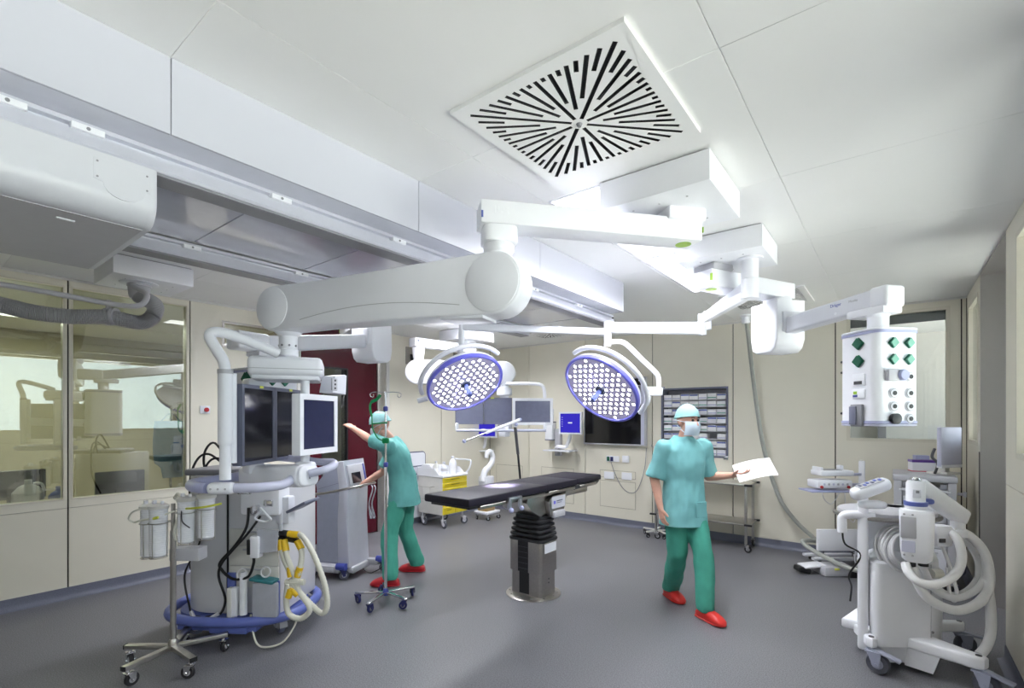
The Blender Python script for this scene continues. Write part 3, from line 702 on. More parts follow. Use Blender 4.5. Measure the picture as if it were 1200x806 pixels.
def rz_(u, tt, dz=0): p = ray(u) * tt; return V((p.x, p.y, zr + dz))
pts = [fc - CR * .07, rz_(232, 2.72), rz_(224, 2.80), rz_(230, 2.92), rz_(262, 3.12), rz_(300, 3.40)]
m = MB(); m.tube(pts, .030, 14, 8); part(t, 'grip_ring', m, 'lavender', True)
pts = [fc + CR * .08, rz_(300, 2.72), rz_(318, 2.78), rz_(332, 2.86), rz_(346, 2.98, .03)]
m = MB(); m.tube(pts, .027, 14, 8); part(t, 'grip_ring', m, 'lav_light', True)
# round-ended unit between the grips
uc0, uc1 = at(292, 557, 3.20), at(360, 557, 2.98)
ud = (uc1 - uc0).normalized(); m = MB(frame(uc0, (0, 0, 1), z=ud)); m.prism(rrect(.135, .16, .045), 0, (uc1 - uc0).length, .012, 3); un = part(t, 'control_unit', m, 'white', True)
m = MB(frame(uc1 + ud * .0, (0, 0, 1), z=ud)); m.prism(rrect(.125, .15, .04), 0, .02, .012, 3); part(un, 'end_cap', m, 'white', True)
m = MB(frame(uc1 + ud * .02, (0, 0, 1), z=ud)); m.box((.012, .0, 0), (.014, .014, .003)); part(un, 'green_lamp', m, 'lime', True)
m = MB(frame(uc1 + ud * .02, (0, 0, 1), z=ud)); m.box((-.012, .0, 0), (.016, .010, .003)); part(un, 'push_button', m, 'midgrey', True)
# dual portrait monitors, edge towards the camera
D0, D1 = at(283, 499, 2.78), at(353, 501, 3.46)
def flat_monitor(par, c, xdir, nrm, w_, h_, th, bez, fm, sm, name='monitor', tilt=0, tabs=None):
    x = V(xdir).normalized(); n = V(nrm).normalized(); M = frame(c, x, z=n)
    m = MB(M); m.box((0, 0, -th / 2 - .004), (w_, h_, th), .006); b = part(par, name, m, fm, True)
    m = MB(M)
    for a0, a1, b0, b1 in ((-w_ / 2, w_ / 2, h_ / 2 - bez, h_ / 2), (-w_ / 2, w_ / 2, -h_ / 2, -h_ / 2 + bez), (-w_ / 2, -w_ / 2 + bez, -h_ / 2 + bez, h_ / 2 - bez), (w_ / 2 - bez, w_ / 2, -h_ / 2 + bez, h_ / 2 - bez)):
        m.span((a0, b0, -.004), (a1, b1, .004), .001, 1)
    part(b, 'bezel', m, fm, True)
    m = MB(M); m.box((0, 0, -.003), (w_ - 2 * bez, h_ - 2 * bez, .002)); part(b, 'screen', m, sm, True)
    return b, M
dx = (D1 - D0); dx.z = 0; Wd = dx.length; dx.normalize(); dn = V((dx.y, -dx.x, 0)); dn = dn if dn.dot(CR) > 0 else -dn
for k, c in enumerate((.25, .75)):
    b, M = flat_monitor(t, D0 + dx * Wd * c + V((0, 0, .005)), dx, dn, Wd / 2 - .004, .468, .055, .022, 'slate', 'screen')
    m = MB(M); m.box((.02, .226, .005), (.035, .014, .003)); part(b, 'yellow_sticker', m, 'lime_bright', True)
m = beam(D0 + dx * .02 - dn * .10 + V((0, 0, .0)), D1 - dn * .10, .05, .10, .01); part(t, 'monitor_bracket', m, 'white2', True)
pp = D0 - dx * .035 - dn * .03
m = MB(); m.cyl(V((pp.x, pp.y, 1.40)), V((pp.x, pp.y, 1.90)), .022, n=16); part(t, 'side_post', m, 'white', True)
pb = (D0 + D1) / 2 - dn * .14
m = MB(); m.span((pb.x - .05, pb.y - .05, 1.30), (pb.x + .05, pb.y + .05, 1.90), .012); part(t, 'back_column', m, 'white', True)
# touch monitor with white frame on its own post
E0, E1 = at(351, 497, 2.86), at(395, 497, 3.24)
ex = (E1 - E0); ex.z = 0; We = ex.length; ex.normalize(); en = V((ex.y, -ex.x, 0)); en = en if en.dot(CR) > 0 else -en
ec = (E0 + E1) / 2
flat_monitor(t, ec, ex, en, We, .365, .05, .035, 'white', 'screen_navy', 'touch_monitor')
ph = ec - en * .10
m = MB(); m.cyl(V((ph.x, ph.y, 1.28)), V((ph.x, ph.y, 1.92)), .026, n=16); part(t, 'monitor_post', m, 'white', True)
m = MB(frame(V((ph.x, ph.y, 1.35)), CR)); m.box((0, 0, 0), (.12, .09, .06), .025, 3); part(t, 'grip_fitting', m, 'white', True)
pts = [rz_(326, 3.32, .12), rz_(352, 3.28, .11), rz_(372, 3.22, .10), rz_(389, 3.18, .10), rz_(391, 3.08, .09), rz_(380, 3.00, .07), rz_(362, 2.97, .05)]
m = MB(); m.tube(pts, .024, 12, 8); part(t, 'grip_ring', m, 'lav_light', True)
# camera-like box on top of touch monitor
cM = frame(at(388, 451, 3.25), ex, z=en)
m = MB(cM); m.prism([(-.06, -.055), (.10, -.06), (.11, .07), (.09, .075), (-.03, .055)], -.05, .05, .006); bx = part(t, 'camera_box', m, 'white2', True)
m = MB(cM); m.box((-.045, 0, .052), (.06, .08, .012), .004); part(bx, 'connector_panel', m, 'lightgrey', True)
for k in range(3):
    m = MB(cM); m.cyl((-.045, -.025 + .025 * k, .05), (-.045, -.025 + .025 * k, .061), .007, n=10); part(bx, 'socket', m, 'black', True)

# ------------------------------------------------------------------ supply heads
def supply_pendant(t, c, z0, z1, w_, yaw, U, hubz, P, pz, full=True, arm_h=.125, ext=.12):
    """c = head centre, U = knuckle unit centre, P = pivot under the ceiling box"""
    c = V((c[0], c[1], 0)); U = V(U); h = z1 - z0; zm = (z0 + z1) / 2
    M = loc(c.x, c.y, zm) @ rotz(yaw); ol = rrect(w_, w_, .055, 6)
    m = MB(M); m.prism(ol, -h / 2 + .03, h / 2 - .03); hd = part(t, 'supply_head', m, 'white', True)
    ol2 = rrect(w_ + .012, w_ + .012, .06, 6)
    m = MB(M); m.prism(ol2, h / 2 - .034, h / 2 - .018); part(hd, 'blue_rim', m, 'lavender', True)
    m = MB(M); m.prism(ol2, h / 2 - .018, h / 2, .012, 3); part(hd, 'top_cover', m, 'white', True)
    m = MB(M); m.prism(ol2, -h / 2 + .018, -h / 2 + .034); part(hd, 'blue_rim', m, 'lavender', True)
    m = MB(M); m.prism(rrect(w_ + .010, w_ + .010, .06, 6), -h / 2, -h / 2 + .018, .014, 3); part(hd, 'bottom_cover', m, 'lav_light', True)
    # arm
    hp = V((c.x, c.y, hubz)); d = hp - U; d.z = 0; d.normalize()
    m = MB(); m.lathe([(.058, z1 - .004), (.058, hubz - arm_h * .9), (.07, hubz - arm_h * .8), (.075, hubz - arm_h * .5)], 24, c); part(t, 'neck', m, 'white', True)
    m = MB(frame(hp - V((0, 0, arm_h * .62)), d)); m.box((-.03, 0, 0), (.26, .15, .05), .012); part(t, 'neck_saddle', m, 'white', True)
    am = beam(U + d * .08, hp, .115, arm_h, .018, (0, .03), 3); arm = part(t, 'lower_arm', am, 'white2', True)
    m = beam(hp, hp + d * ext, .15, arm_h * 1.08, .022, (-.0, 0), 3); part(t, 'arm_head', m, 'white', True)
    M2 = frame(V((U.x, U.y, 0)), d)
    m = MB(M2 @ frame((0, -.13, 0), (0, 0, 1), z=(0, 1, 0))); zt, zb = U.z + .20, U.z - .20
    m.prism([(zb + .03, -.13), (zb, -.08), (zb, .08), (zb + .03, .12), (zb + .10, .145), (zt, .145), (zt, -.145), (zb + .12, -.15)], 0, .26, .012, 3); part(t, 'knuckle_cover', m, 'white', True)
    m = MB(M2); m.box((.145, 0, U.z + .03), (.03, .17, arm_h * 1.25), .008); part(t, 'arm_socket', m, 'white2', True)
    P = V((P[0], P[1], pz)); Uu = V((U.x, U.y, pz))
    m = MB(M2); m.prism(rrect(.18, .16, .04), zt, pz - .05); part(t, 'knuckle_block', m, 'white', True)
    ua = beam(P, Uu, .17, .125, .008, (.11, .10)); part(t, 'upper_arm', ua, 'white', True)
    m = MB(frame(P + V((0, 0, .085)), (Uu - P))); m.box((0, 0, 0), (.20, .19, .05), .01); part(t, 'swivel_plate', m, 'lightgrey', True)
    dd = (Uu - P).normalized()
    m = MB(frame(P - dd * .02 + V((0, 0, -.063)), dd, z=(0, 0, -1))); m.lathe([(.04, 0), (.04, .0015), (.0001, .0016)], 24); part(t, 'lime_dot', m, 'lime', True)
    sd = V((-dd.y, dd.x, 0)); sd = sd if sd.dot(-P) > 0 else -sd
    m = MB(frame(P - dd * .105 + sd * .08, sd, z=-dd)); m.box((0, .0, .004), (.02, .05, .006), .001, 1); part(t, 'lime_tab', m, 'lime', True)
    return hd, M, arm, d
def socket_lid(hd, M, x, z, face, m1='green_dark', m2='green_lid', s=.046):
    """square mains socket turned 45 degrees with a sprung lid; face = local face matrix"""
    F = M @ face; m = MB(F @ loc(x, z, 0) @ rotz(R(45))); m.box((0, 0, .006), (s, s, .012), .003, 1); k = part(hd, 'mains_socket', m, m1, True)
    m = MB(F @ loc(x, z, .012) @ rotz(R(45)) @ Matrix.Rotation(R(7), 4, 'X')); m.box((0, 0, .005), (s * .94, s * .94, .008), .003, 1); part(k, 'socket_lid', m, m2, True)
def gas_port(hd, M, x, z, face, big=False):
    F = M @ face @ loc(x, z, 0); m = MB(F); m.lathe([(.033, 0), (.033, .004), (.027, .006), (.024, .010), (.0155, .011)], 20); k = part(hd, 'gas_port', m, 'white2', True)
    m = MB(F); m.lathe([(.0265, .0065), (.027, .0085), (.022, .0095)], 20); part(k, 'port_ring', m, 'midgrey', True)
    m = MB(F); m.lathe([(.0135, .010), (.0135, .014), (.0001, .0141)], 16); part(k, 'port_core', m, 'black', True)
# right supply head: corner towards the camera
t = thing('supply_pendant', 'white ceiling supply head with sockets and gas ports in front of the back window', 'ceiling pendant', (-.965, 3.80, CEIL)); sp = t
HC = (-.083, 3.90); HW = .298
hd, M, arm, d = supply_pendant(t, HC, 1.600, 2.205, HW, R(45), (-.745, 4.44, 2.37), 2.405, (-1.06, 3.79), 2.665)
FR = frame((0, 0, 0), (1, 0, 0), z=(0, -1, 0)) @ loc(0, 0, HW / 2)      # right-hand face (normal to -y of the head)
FL = frame((0, 0, 0), (0, -1, 0), z=(-1, 0, 0)) @ loc(0, 0, HW / 2)     # left-hand face
for x, z in ((-.045, .205), (.062, .205), (-.045, .105), (.062, .105)): socket_lid(hd, M, x, z, FR, 'green_lid', 'green_pale', .050)
for x, z in ((.02, .215), (.02, .105)): socket_lid(hd, M, x, z, FL, 'green_dark', 'green_dark', .058)
for x, z in ((.070, .0), (-.04, -.10), (.070, -.10), (-.04, -.18), (.070, -.18), (.070, -.255)): gas_port(hd, M, x, z, FR)
m = MB(M @ FR); m.box((-.06, .008, .016), (.075, .07, .03), .006); k = part(hd, 'gas_coupling', m, 'lightgrey', True)
m = MB(M @ FR @ loc(-.005, .008, .0)); m.lathe([(.026, 0), (.034, .012), (.034, .04), (.028, .048), (.0001, .048)], 24); part(k, 'coupling_collar', m, 'lavender', True)
m = MB(M @ FR @ loc(-.04, -.255, 0)); m.lathe([(.030, 0), (.032, .01), (.032, .028), (.020, .032), (.0001, .032)], 24); part(hd, 'round_plug', m, 'black', True)
m = MB(M @ FL); m.box((.02, -.012, .004), (.095, .075, .012), .004); k = part(hd, 'data_panel', m, 'white', True)
m = MB(M @ FL); m.box((.02, -.03, .011), (.06, .02, .003)); part(k, 'display', m, 'darkgrey', True)
m = MB(M @ FL); m.box((.02, -.10, .004), (.095, .06, .010), .004); k = part(hd, 'data_panel', m, 'white', True)
m = MB(M @ FL); m.box((-.002, -.092, .0095), (.026, .018, .003)); part(k, 'green_label', m, 'lime', True)
m = MB(M @ FL); m.box((-.002, -.112, .0095), (.034, .014, .003)); part(k, 'blue_label', m, 'blue', True)
m = MB(M @ FL); m.box((.015, -.235, .012), (.085, .14, .024), .006); k = part(hd, 'socket_housing', m, 'midgrey', True)
m = MB(M @ FL); m.box((.0, -.235, .028), (.052, .115, .012), .004); part(k, 'hinged_flap', m, 'slate', True)
for z in (.12, .05, -.22):
    m = MB(M @ FL); m.cyl((-.14, z, -.03), (-.158, z, -.03), .008, n=8); part(hd, 'knob', m, 'black', True)
ha = V((HC[0], HC[1], 2.405)) - V((-.745, 4.44, 2.405)); L0 = ha.length; ha.normalize(); hs = V((ha.y, -ha.x, 0)); hs = hs if hs.dot(-V(HC).to_3d()) > 0 else -hs
TM = lambda f, dz: INV[t.name] @ frame(V((-.745, 4.44, 2.395 + dz)) + ha * (L0 * f) + hs * .0580, ha, z=hs)
text_part(arm, 'Dräger', .030, TM(.70, .028), 'blue_mid', .0008); text_part(arm, 'Movita', .024, TM(.855, .028), 'lightgrey', .0008)
m = MB(TM(.70, -.03)); m.cyl((0, 0, 0), (0, 0, .003), .009, n=12); part(arm, 'cap', m, 'white')
# its twin at left, behind the monitors
t = thing('supply_pendant', 'white ceiling supply arm and socket head half hidden behind the foreground monitors', 'ceiling pendant', (-4.97, 3.3, CEIL))
ceiling_box(t, -5.26, -4.69, 3.02, 3.59)
hd, M, arm, d = supply_pendant(t, (-3.80, 1.80), 1.42, 2.02, .36, YAW + R(58), (-4.07, 2.98, 2.40), 2.215, (-4.93, 3.30), 2.665, ext=.26)
FL2 = frame((0, 0, 0), (0, -1, 0), z=(-1, 0, 0)) @ loc(0, 0, .18); FR2 = frame((0, 0, 0), (1, 0, 0), z=(0, -1, 0)) @ loc(0, 0, .18)
for x, z in ((.09, .215), (.09, .09)): socket_lid(hd, M, x, z, FL2, 'green_dark', 'green_dark', .075)
for x, z in ((-.05, .2), (.05, .2)): socket_lid(hd, M, x, z, FR2)
for x, z in ((.09, -.05), (.09, -.15), (-.02, -.05)): gas_port(hd, M, x, z, FL2)
# lamp spindle box shared by both surgical lamps
t = thing('lamp_mount', 'white ceiling box with spindle and jointed arms that hold both surgical lamps', 'ceiling mount', (-.965, 3.80, CEIL))
ceiling_box(t, -1.245, -.678, 3.53, 4.05)
SPN = V((-.805, 3.765, 0))
m = MB(); m.lathe([(.085, 2.775), (.085, 2.768), (.065, 2.764)], 28, SPN); part(t, 'flange', m, 'white', True)
m = MB(); m.cyl(SPN + V((0, 0, 2.63)), SPN + V((0, 0, 2.765)), .057, n=28); part(t, 'spindle', m, 'white', True)
m = MB(); m.cyl(SPN + V((0, 0, 2.492)), SPN + V((0, 0, 2.627)), .058, n=28); part(t, 'spindle', m, 'white', True)
J1 = at(823, 381, 3.75); J2 = at(712, 388, 3.78); J3 = at(712, 389, 4.35); J4 = at(541, 383, 4.15)
m = beam(SPN + V((0, 0, 2.53)), V((J1.x, J1.y, J1.z + .045)), .062, .07, .012); part(t, 'lamp_arm', m, 'white', True)
m = MB(); m.cyl(J1 - V((0, 0, .075)), J1 + V((0, 0, .085)), .031, n=18); part(t, 'arm_joint', m, 'white', True)
m = beam(V((J1.x, J1.y, J1.z - .045)), V((J2.x, J2.y, J2.z + .02)), .055, .058, .012); part(t, 'lamp_arm', m, 'white', True)
K1 = at(829, 382, 4.05); K1.z = 2.44
m = beam(SPN + V((0, 0, 2.60)), V((K1.x, K1.y, K1.z + .05)), .06, .065, .012); part(t, 'lamp_arm', m, 'white2', True)
m = MB(); m.cyl(K1 - V((0, 0, .06)), K1 + V((0, 0, .09)), .032, n=18); part(t, 'arm_joint', m, 'white2', True)
m = beam(K1 - V((0, 0, .03)), V((J3.x, J3.y, J3.z + .055)), .055, .058, .012); part(t, 'lamp_arm', m, 'white2', True)
m = MB(); m.cyl(J3 - V((0, 0, .075)), J3 + V((0, 0, .09)), .034, n=18); part(t, 'arm_joint', m, 'white2', True)
m = beam(J3, V((J4.x, J4.y, J4.z)), .055, .06, .012); part(t, 'lamp_arm', m, 'white2', True)

# ------------------------------------------------------------------ surgical lamps
LEDM = MB().lathe([(.0138, 0), (.0132, .004), (.010, .007), (.0001, .009)], 12).mesh('led', 'led')
CUPM = MB().lathe([(.0135, .0), (.0205, .002), (.0205, .0055), (.0125, .0055)], 14).mesh('reflector_cup', 'chrome')
mat('lamp_face', (0.50, 0.48, 0.62), 0.2, var=0.15, scale=90, emit=(.74, .70, .95), es=.07)
def surgical_lamp(c, n, D, xref, label, target, handle_dir):
    c = V(c); n = V(n).normalized(); t = thing('surgical_lamp', label, 'surgical lamp', tuple(c), 0, 'pair of surgical lamps')
    M = frame(c, V(xref), z=n); Rr = D / 2
    m = MB(M); m.lathe([(Rr - .024, -.002), (Rr - .020, .010), (Rr - .010, .012), (Rr - .001, .006), (Rr, -.012), (Rr - .004, -.026)], 56, cap=False); part(t, 'blue_rim', m, 'blue_lamp', True)
    m = MB(M); m.lathe([(Rr - .004, -.026), (Rr - .008, -.050), (Rr - .05, -.075), (Rr * .5, -.095), (.0001, -.10)], 48); part(t, 'back_shell', m, 'white2', True)
    m = MB(M); m.lathe([(.0001, -.006), (Rr - .02, -.006)], 48); part(t, 'face_plate', m, 'lamp_face', True)
    I = INV[t.name]; s = .0545; k = 0
    for i in range(-9, 10):
        for j in range(-7, 8):
            x = s * (i + .5 * j); y = s * .866 * j; rr = math.hypot(x, y)
            if rr > Rr - .040 or rr < .05: continue
            put(t, 'led', LEDM, I @ M @ loc(x, y, -.005)); put(t, 'reflector_cup', CUPM, I @ M @ loc(x, y, -.006))
    m = MB(M); m.lathe([(.048, -.004), (.046, .010), (.036, .016), (.034, .012), (.026, .006), (.0001, .006)], 24); hb = part(t, 'handle_socket', m, 'slate', True)
    m = MB(M); m.lathe([(.017, .006), (.018, .05), (.022, .10), (.020, .125), (.0001, .130)], 18); part(hb, 'sterile_handle', m, 'blue_mid', True)
    return t, M, Rr
def lamp_normal(r_, f_, u_): return (CR * r_ + CF * f_ + V((0, 0, u_))).normalized()
# left lamp
LC = at(545.5, 450, 4.08); n1 = lamp_normal(.35, -.55, -.76)
t, M, Rr = surgical_lamp(LC, n1, .655, CR, 'round LED surgical lamp at left, its beam on the table', None, None)
top = V((J4.x, J4.y, J4.z))
bk = LC - n1 * .10
m = MB(); m.cyl(top + V((0, 0, .04)), top - V((0, 0, .17)), .026, n=16); part(t, 'drop_tube', m, 'white', True)
m = MB(); m.cyl(top - V((0, 0, .16)), V((top.x, top.y, LC.z + .17)), .017, n=14); part(t, 'drop_tube', m, 'white', True)
ang = [150 - 9 * i for i in range(15)]
pts = []
for k in range(15):
    a = R(188 - 158 * k / 14); pts.append(M @ V(((Rr + .035) * math.cos(a), (Rr + .035) * math.sin(a) * 1.0, -.07)))
m = MB(); m.tube(pts, .019, 12, 3); part(t, 'bail', m, 'white', True)
m = MB(); m.tube([V((top.x, top.y, LC.z + .175)), M @ V((0, Rr * .5 + .17, -.09))], .018, 10); part(t, 'bail_stem', m, 'white', True)
e = M @ V((-(Rr + .0), -.10, -.045)); m = MB(); m.cyl(e, e - CR * .08 - V((0, 0, .02)), .022, n=14); part(t, 'side_grip', m, 'white', True)
# right lamp
RC = at(704, 457, 3.85); n2 = lamp_normal(-.60, -.46, -.66)
t2, M, Rr = surgical_lamp(RC, n2, .655, CR - V((0, 0, .9)), 'round LED surgical lamp at right, tilted steeply before the wall screen', None, None)
m = MB(); m.cyl(V((J2.x, J2.y, J2.z + .07)), V((J2.x, J2.y, J2.z - .115)), .027, n=16); part(t2, 'drop_tube', m, 'white', True)
pts = [V((J2.x, J2.y, J2.z - .085)), at(728, 400.5, 3.80), at(738, 407, 3.81), at(752, 421, 3.83), at(766, 434, 3.85), at(771.5, 442, 3.86), at(772, 455, 3.86)]
m = MB(); m.tube(pts, .019, 12, 8); part(t2, 'yoke_tube', m, 'white', True)
cc = at(766, 459, 3.86)
m = MB(frame(cc, CR)); m.box((.015, 0, 0), (.10, .07, .062), .012); m.cyl((-.075, 0, .018), (.04, 0, .018), .022, n=14); part(t2, 'yoke_clamp', m, 'white', True)
pts = []
for k in range(17):
    a = R(176 - 172 * k / 16); pts.append(M @ V(((Rr + .022) * math.cos(a), (Rr + .03) * math.sin(a), -.075)))
m = MB(); m.tube(pts, .018, 12, 3); part(t2, 'bail', m, 'white', True)
pts = [at(761, 462, 3.86), at(759, 472, 3.87), at(752, 479, 3.90), pts[-3]]
m = MB(); m.tube(pts, .016, 10, 6); part(t2, 'bail_arm', m, 'white', True)
# the beams
def beam_light(par, c, target, power, size, blend, radius):
    ld = bpy.data.lights.new('beam', 'SPOT'); ld.energy = power; ld.spot_size = size; ld.spot_blend = blend; ld.shadow_soft_size = radius; ld.color = (.97, .98, 1)
    o = bpy.data.objects.new('beam', ld); COL.objects.link(o); o.parent = par
    M = (V(target) - V(c)).to_track_quat('-Z', 'Y').to_matrix().to_4x4(); M.translation = V(c); o.matrix_local = INV[par.name] @ M
beam_light(t, LC + n1 * .16, on_z(588, 569, 1.05), 2600, R(13.5), .8, .10)

# ================================================================== OPERATING TABLE
t = thing('operating_table', 'operating table with black padded top on a steel bellows column', 'operating table', (-2.70, 3.80, 0)); ot = t
TX0, TX1, TZ = -.250, .228, 1.05
def pad(y0, y1, zt, zb, cut=0.0, x0=TX0, x1=TX1):
    m = MB(); ol = [(x0, y0), (x1, y0), (x1, y1 - cut), (x1 - cut * .8, y1), (x0 + cut * .8, y1), (x0, y1 - cut)] if cut else [(x0, y0), (x1, y0), (x1, y1), (x0, y1)]
    m.prism(ol, zb, zt, .012, 3); return part(t, 'mattress', m, 'mattress')
pad(-1.14, -.10, TZ, TZ - .062); pad(-.097, .43, TZ, TZ - .062); pad(.433, .95, TZ, TZ - .055, .03)
m = MB(); m.span((TX0 + .03, -1.10, TZ - .085), (TX1 - .03, .88, TZ - .064), .004); part(t, 'top_frame', m, 'black')
m = MB(); m.prism([(.62, .96), (.93, .93), (.955, .962), (.95, .985), (.60, .985)], -.18, .18, .004); m.v = []; m.f = []
m.M = frame((0, 0, 0), (0, 1, 0), z=(1, 0, 0)); m.prism([(.40, .945), (.86, .95), (.935, .988), (.40, .988)], TX0 + .04, TX1 - .02, .004); part(t, 'head_support', m, 'darkgrey')
for x in (TX0 + .012, TX1 - .012):
    for y0, y1 in ((-1.0, -.12), (-.06, .40), (.50, .84)):
        m = MB(); m.box((x, (y0 + y1) / 2, TZ - .082), (.010, y1 - y0, .026), .003, 1); rl = part(t, 'side_rail', m, 'steel')
        for y in (y0 + .06, y1 - .06):
            m = MB(); m.box((x * .93, y, TZ - .08), (.035, .03, .016), .003, 1); part(rl, 'rail_spacer', m, 'steel')
# support head under the top
m = MB(frame((0, 0, 0), (0, 1, 0), z=(1, 0, 0))); m.prism([(-.31, .90), (-.28, .965), (.36, .965), (.36, .88), (.20, .74), (.08, .72), (-.10, .75), (-.24, .82)], -.17, .15, .008); hd = part(t, 'support_head', m, 'steel')
m = MB(frame((0, 0, 0), (0, 1, 0), z=(1, 0, 0))); m.prism([(-.04, .885), (.02, .93), (.25, .93), (.25, .83), (.22, .78), (.0, .74)], .15, .205, .010); c = part(hd, 'drive_cover', m, 'steel')
m = MB(); m.box((.205, .12, .865), (.004, .23, .11), .001, 1); pl = part(c, 'name_plate', m, 'alu_paint')
m = MB(); m.box((.208, .05, .868), (.003, .03, .03), .001, 1); part(pl, 'blue_emblem', m, 'blue_lamp')
m = MB(); m.box((.208, .135, .878), (.003, .10, .010)); m.box((.208, .125, .860), (.003, .08, .005)); part(pl, 'printed_line', m, 'slate')
m = MB(); m.box((.20, .12, .755), (.05, .19, .06), .012); part(c, 'lower_cover', m, 'lightgrey')
m = MB(); m.box((.16, .46, .925), (.09, .42, .05), .006); part(hd, 'sliding_beam', m, 'steel')
# column
z = .51
for k in range(5):
    g = 1 - .035 * k; m = MB(); zz = z + .044 * k
    m.prism(rrect(.395 * g, .30 * g, .05), zz, zz + .030, .012, 2); part(t, 'bellows_fold', m, 'rubber')
m = MB(); m.prism(rrect(.30, .21, .04), .5, .76); part(t, 'bellows_core', m, 'rubber')
m = MB(); m.prism(rrect(.37, .275, .03), .225, .515, .004); cu = part(t, 'column_sleeve', m, 'steel_brushed')
m = MB(); m.prism(rrect(.345, .25, .03), .015, .23); cl_ = part(t, 'column', m, 'steel_brushed')
m = MB(); m.box((-.02, -.139, .37), (.115, .006, .285), .001, 1); part(cu, 'black_channel', m, 'black')
m = MB(); m.box((-.015, -.127, .125), (.11, .006, .20), .001, 1); part(cl_, 'black_channel', m, 'black')
for k in range(5):
    m = MB(); m.box((-.02, -.1425, .26 + .05 * k), (.112, .002, .004)); part(cu, 'channel_rib', m, 'darkgrey')
m = MB(); m.box((.1865, .01, .455), (.003, .19, .085), .001, 1); part(cu, 'rating_label', m, 'white2')
for zz in (.13, .165):
    m = MB(); m.cyl((.172, .0, zz), (.176, .0, zz), .008, n=10); part(cl_, 'bolt', m, 'darkgrey')
m = MB(); m.lathe([(.258, 0), (.258, .008), (.245, .014), (.16, .016)], 48); fl_ = part(t, 'floor_flange', m, 'steel')
for k in range(12):
    a = 2 * PI * k / 12; m = MB(); m.cyl((.225 * math.cos(a), .225 * math.sin(a), .012), (.225 * math.cos(a), .225 * math.sin(a), .019), .011, n=8); part(fl_, 'bolt', m, 'chrome')
# rail clamp with two lavender knobs
cp = on_z(595, 585, .975); I = INV[t.name]; q = I @ cp; x = TX1 + .0; y = -.60
m = MB(); m.box((x + .012, y, TZ - .055), (.030, .16, .025), .004); m.box((x + .012, y - .07, TZ - .095), (.028, .03, .09), .004); m.box((x + .012, y + .07, TZ - .095), (.028, .03, .09), .004); k = part(t, 'rail_clamp', m, 'alu')
for dy in (-.07, .07):
    m = MB(); m.ell((x + .03, y + dy, TZ - .145), .021); part(k, 'clamp_knob', m, 'lavender')

# ---- jointed support rods clamped on the far side of the table
B0 = V((-2.965, 3.96, TZ - .07)); B1 = at(603.5, 498, 4.86); W0 = at(609.5, 491.5, 4.84); W1 = at(544, 517, 4.62)
t = thing('retractor_arm', 'black upright rod with slanting white rod clamped to the operating table', 'support arm', tuple(B0))
m = MB(); m.cyl(B0 + V((0, 0, -.04)), B0.lerp(B1, .52), .011, n=10); part(t, 'upright_rod', m, 'black', True)
m = MB(); m.cyl(B0.lerp(B1, .52), B1, .015, n=10); part(t, 'upright_rod', m, 'darkgrey', True)
m = MB(); m.box(B0 + V((0, 0, -.01)), (.05, .05, .05), .006); part(t, 'rail_clamp', m, 'steel', True)
m = MB(); m.cyl(W0, W0.lerp(W1, .62), .015, n=12); part(t, 'slanting_rod', m, 'white', True)
m = MB(); m.cyl(W0.lerp(W1, .6), W1, .009, n=12); part(t, 'slanting_rod', m, 'chrome', True)
m = MB(); m.ell(W1, .018); part(t, 'end_ball', m, 'lavender', True)
m = MB(); m.ell(W0 + V((0, 0, .0)), .016); part(t, 'end_ball', m, 'lavender', True)
m = MB(); m.cyl(B1 + V((0, 0, -.02)), B1 + V((0, 0, .03)), .022, n=12); j = part(t, 'rod_joint', m, 'white', True)
m = MB(); m.ell(at(605, 497.5, 4.84), .018); part(j, 'joint_knob', m, 'lavender', True)

# ================================================================== LEFT HALF: CARTS AND STANDS
def star_base(t, n, rad, zc, a0, bw, bh, mt, cr, fork, tyre, cap=None, hub='lightgrey', droop=0.0):
    for k in range(n):
        a = a0 + 2 * PI * k / n; d = V((math.cos(a), math.sin(a), 0))
        m = beam(d * .02 + V((0, 0, zc)), d * rad + V((0, 0, zc - droop)), bw, bh, .004); b = part(t, 'base_leg', m, mt)
        if cap:
            m = beam(d * rad + V((0, 0, zc - droop)), d * (rad + .006) + V((0, 0, zc - droop)), bw * 1.02, bh * 1.02, .002); part(b, 'end_plug', m, cap)
        caster(t, tuple(d * (rad - bw * .6)), cr, cr * .62, a + 1.0 + .7 * k, fork, tyre, top=zc - droop, hub=hub)

# ---- stand with ribbed suction canisters
SC = on_z(203, 757, .125); SC.z = 0
t = thing('canister_stand', 'five-wheeled steel stand holding clear ribbed suction canisters', 'medical stand', tuple(SC), YAW)
star_base(t, 5, .315, .125, R(36), .042, .028, 'steel', .042, 'chrome', 'rubber', 'black')
m = MB(); m.lathe([(.030, .10), (.030, .16), (.022, .175)], 18); part(t, 'base_hub', m, 'steel')
m = MB(); m.cyl((0, 0, .15), (0, 0, .90), .018, n=16); part(t, 'pole', m, 'steel')
m = MB(); m.cyl((0, 0, .85), (0, 0, 1.08), .013, n=16); part(t, 'pole', m, 'steel')
m = MB(); m.box((.07, .05, .735), (.20, .10, .085), .008); part(t, 'drip_box', m, 'lightgrey')
spots = ((-.132, -.035), (-.035, -.088), (.095, -.01), (.205, .03))
hts = ((.735, 1.06), (.75, 1.07), (.82, 1.105), (.84, 1.12))
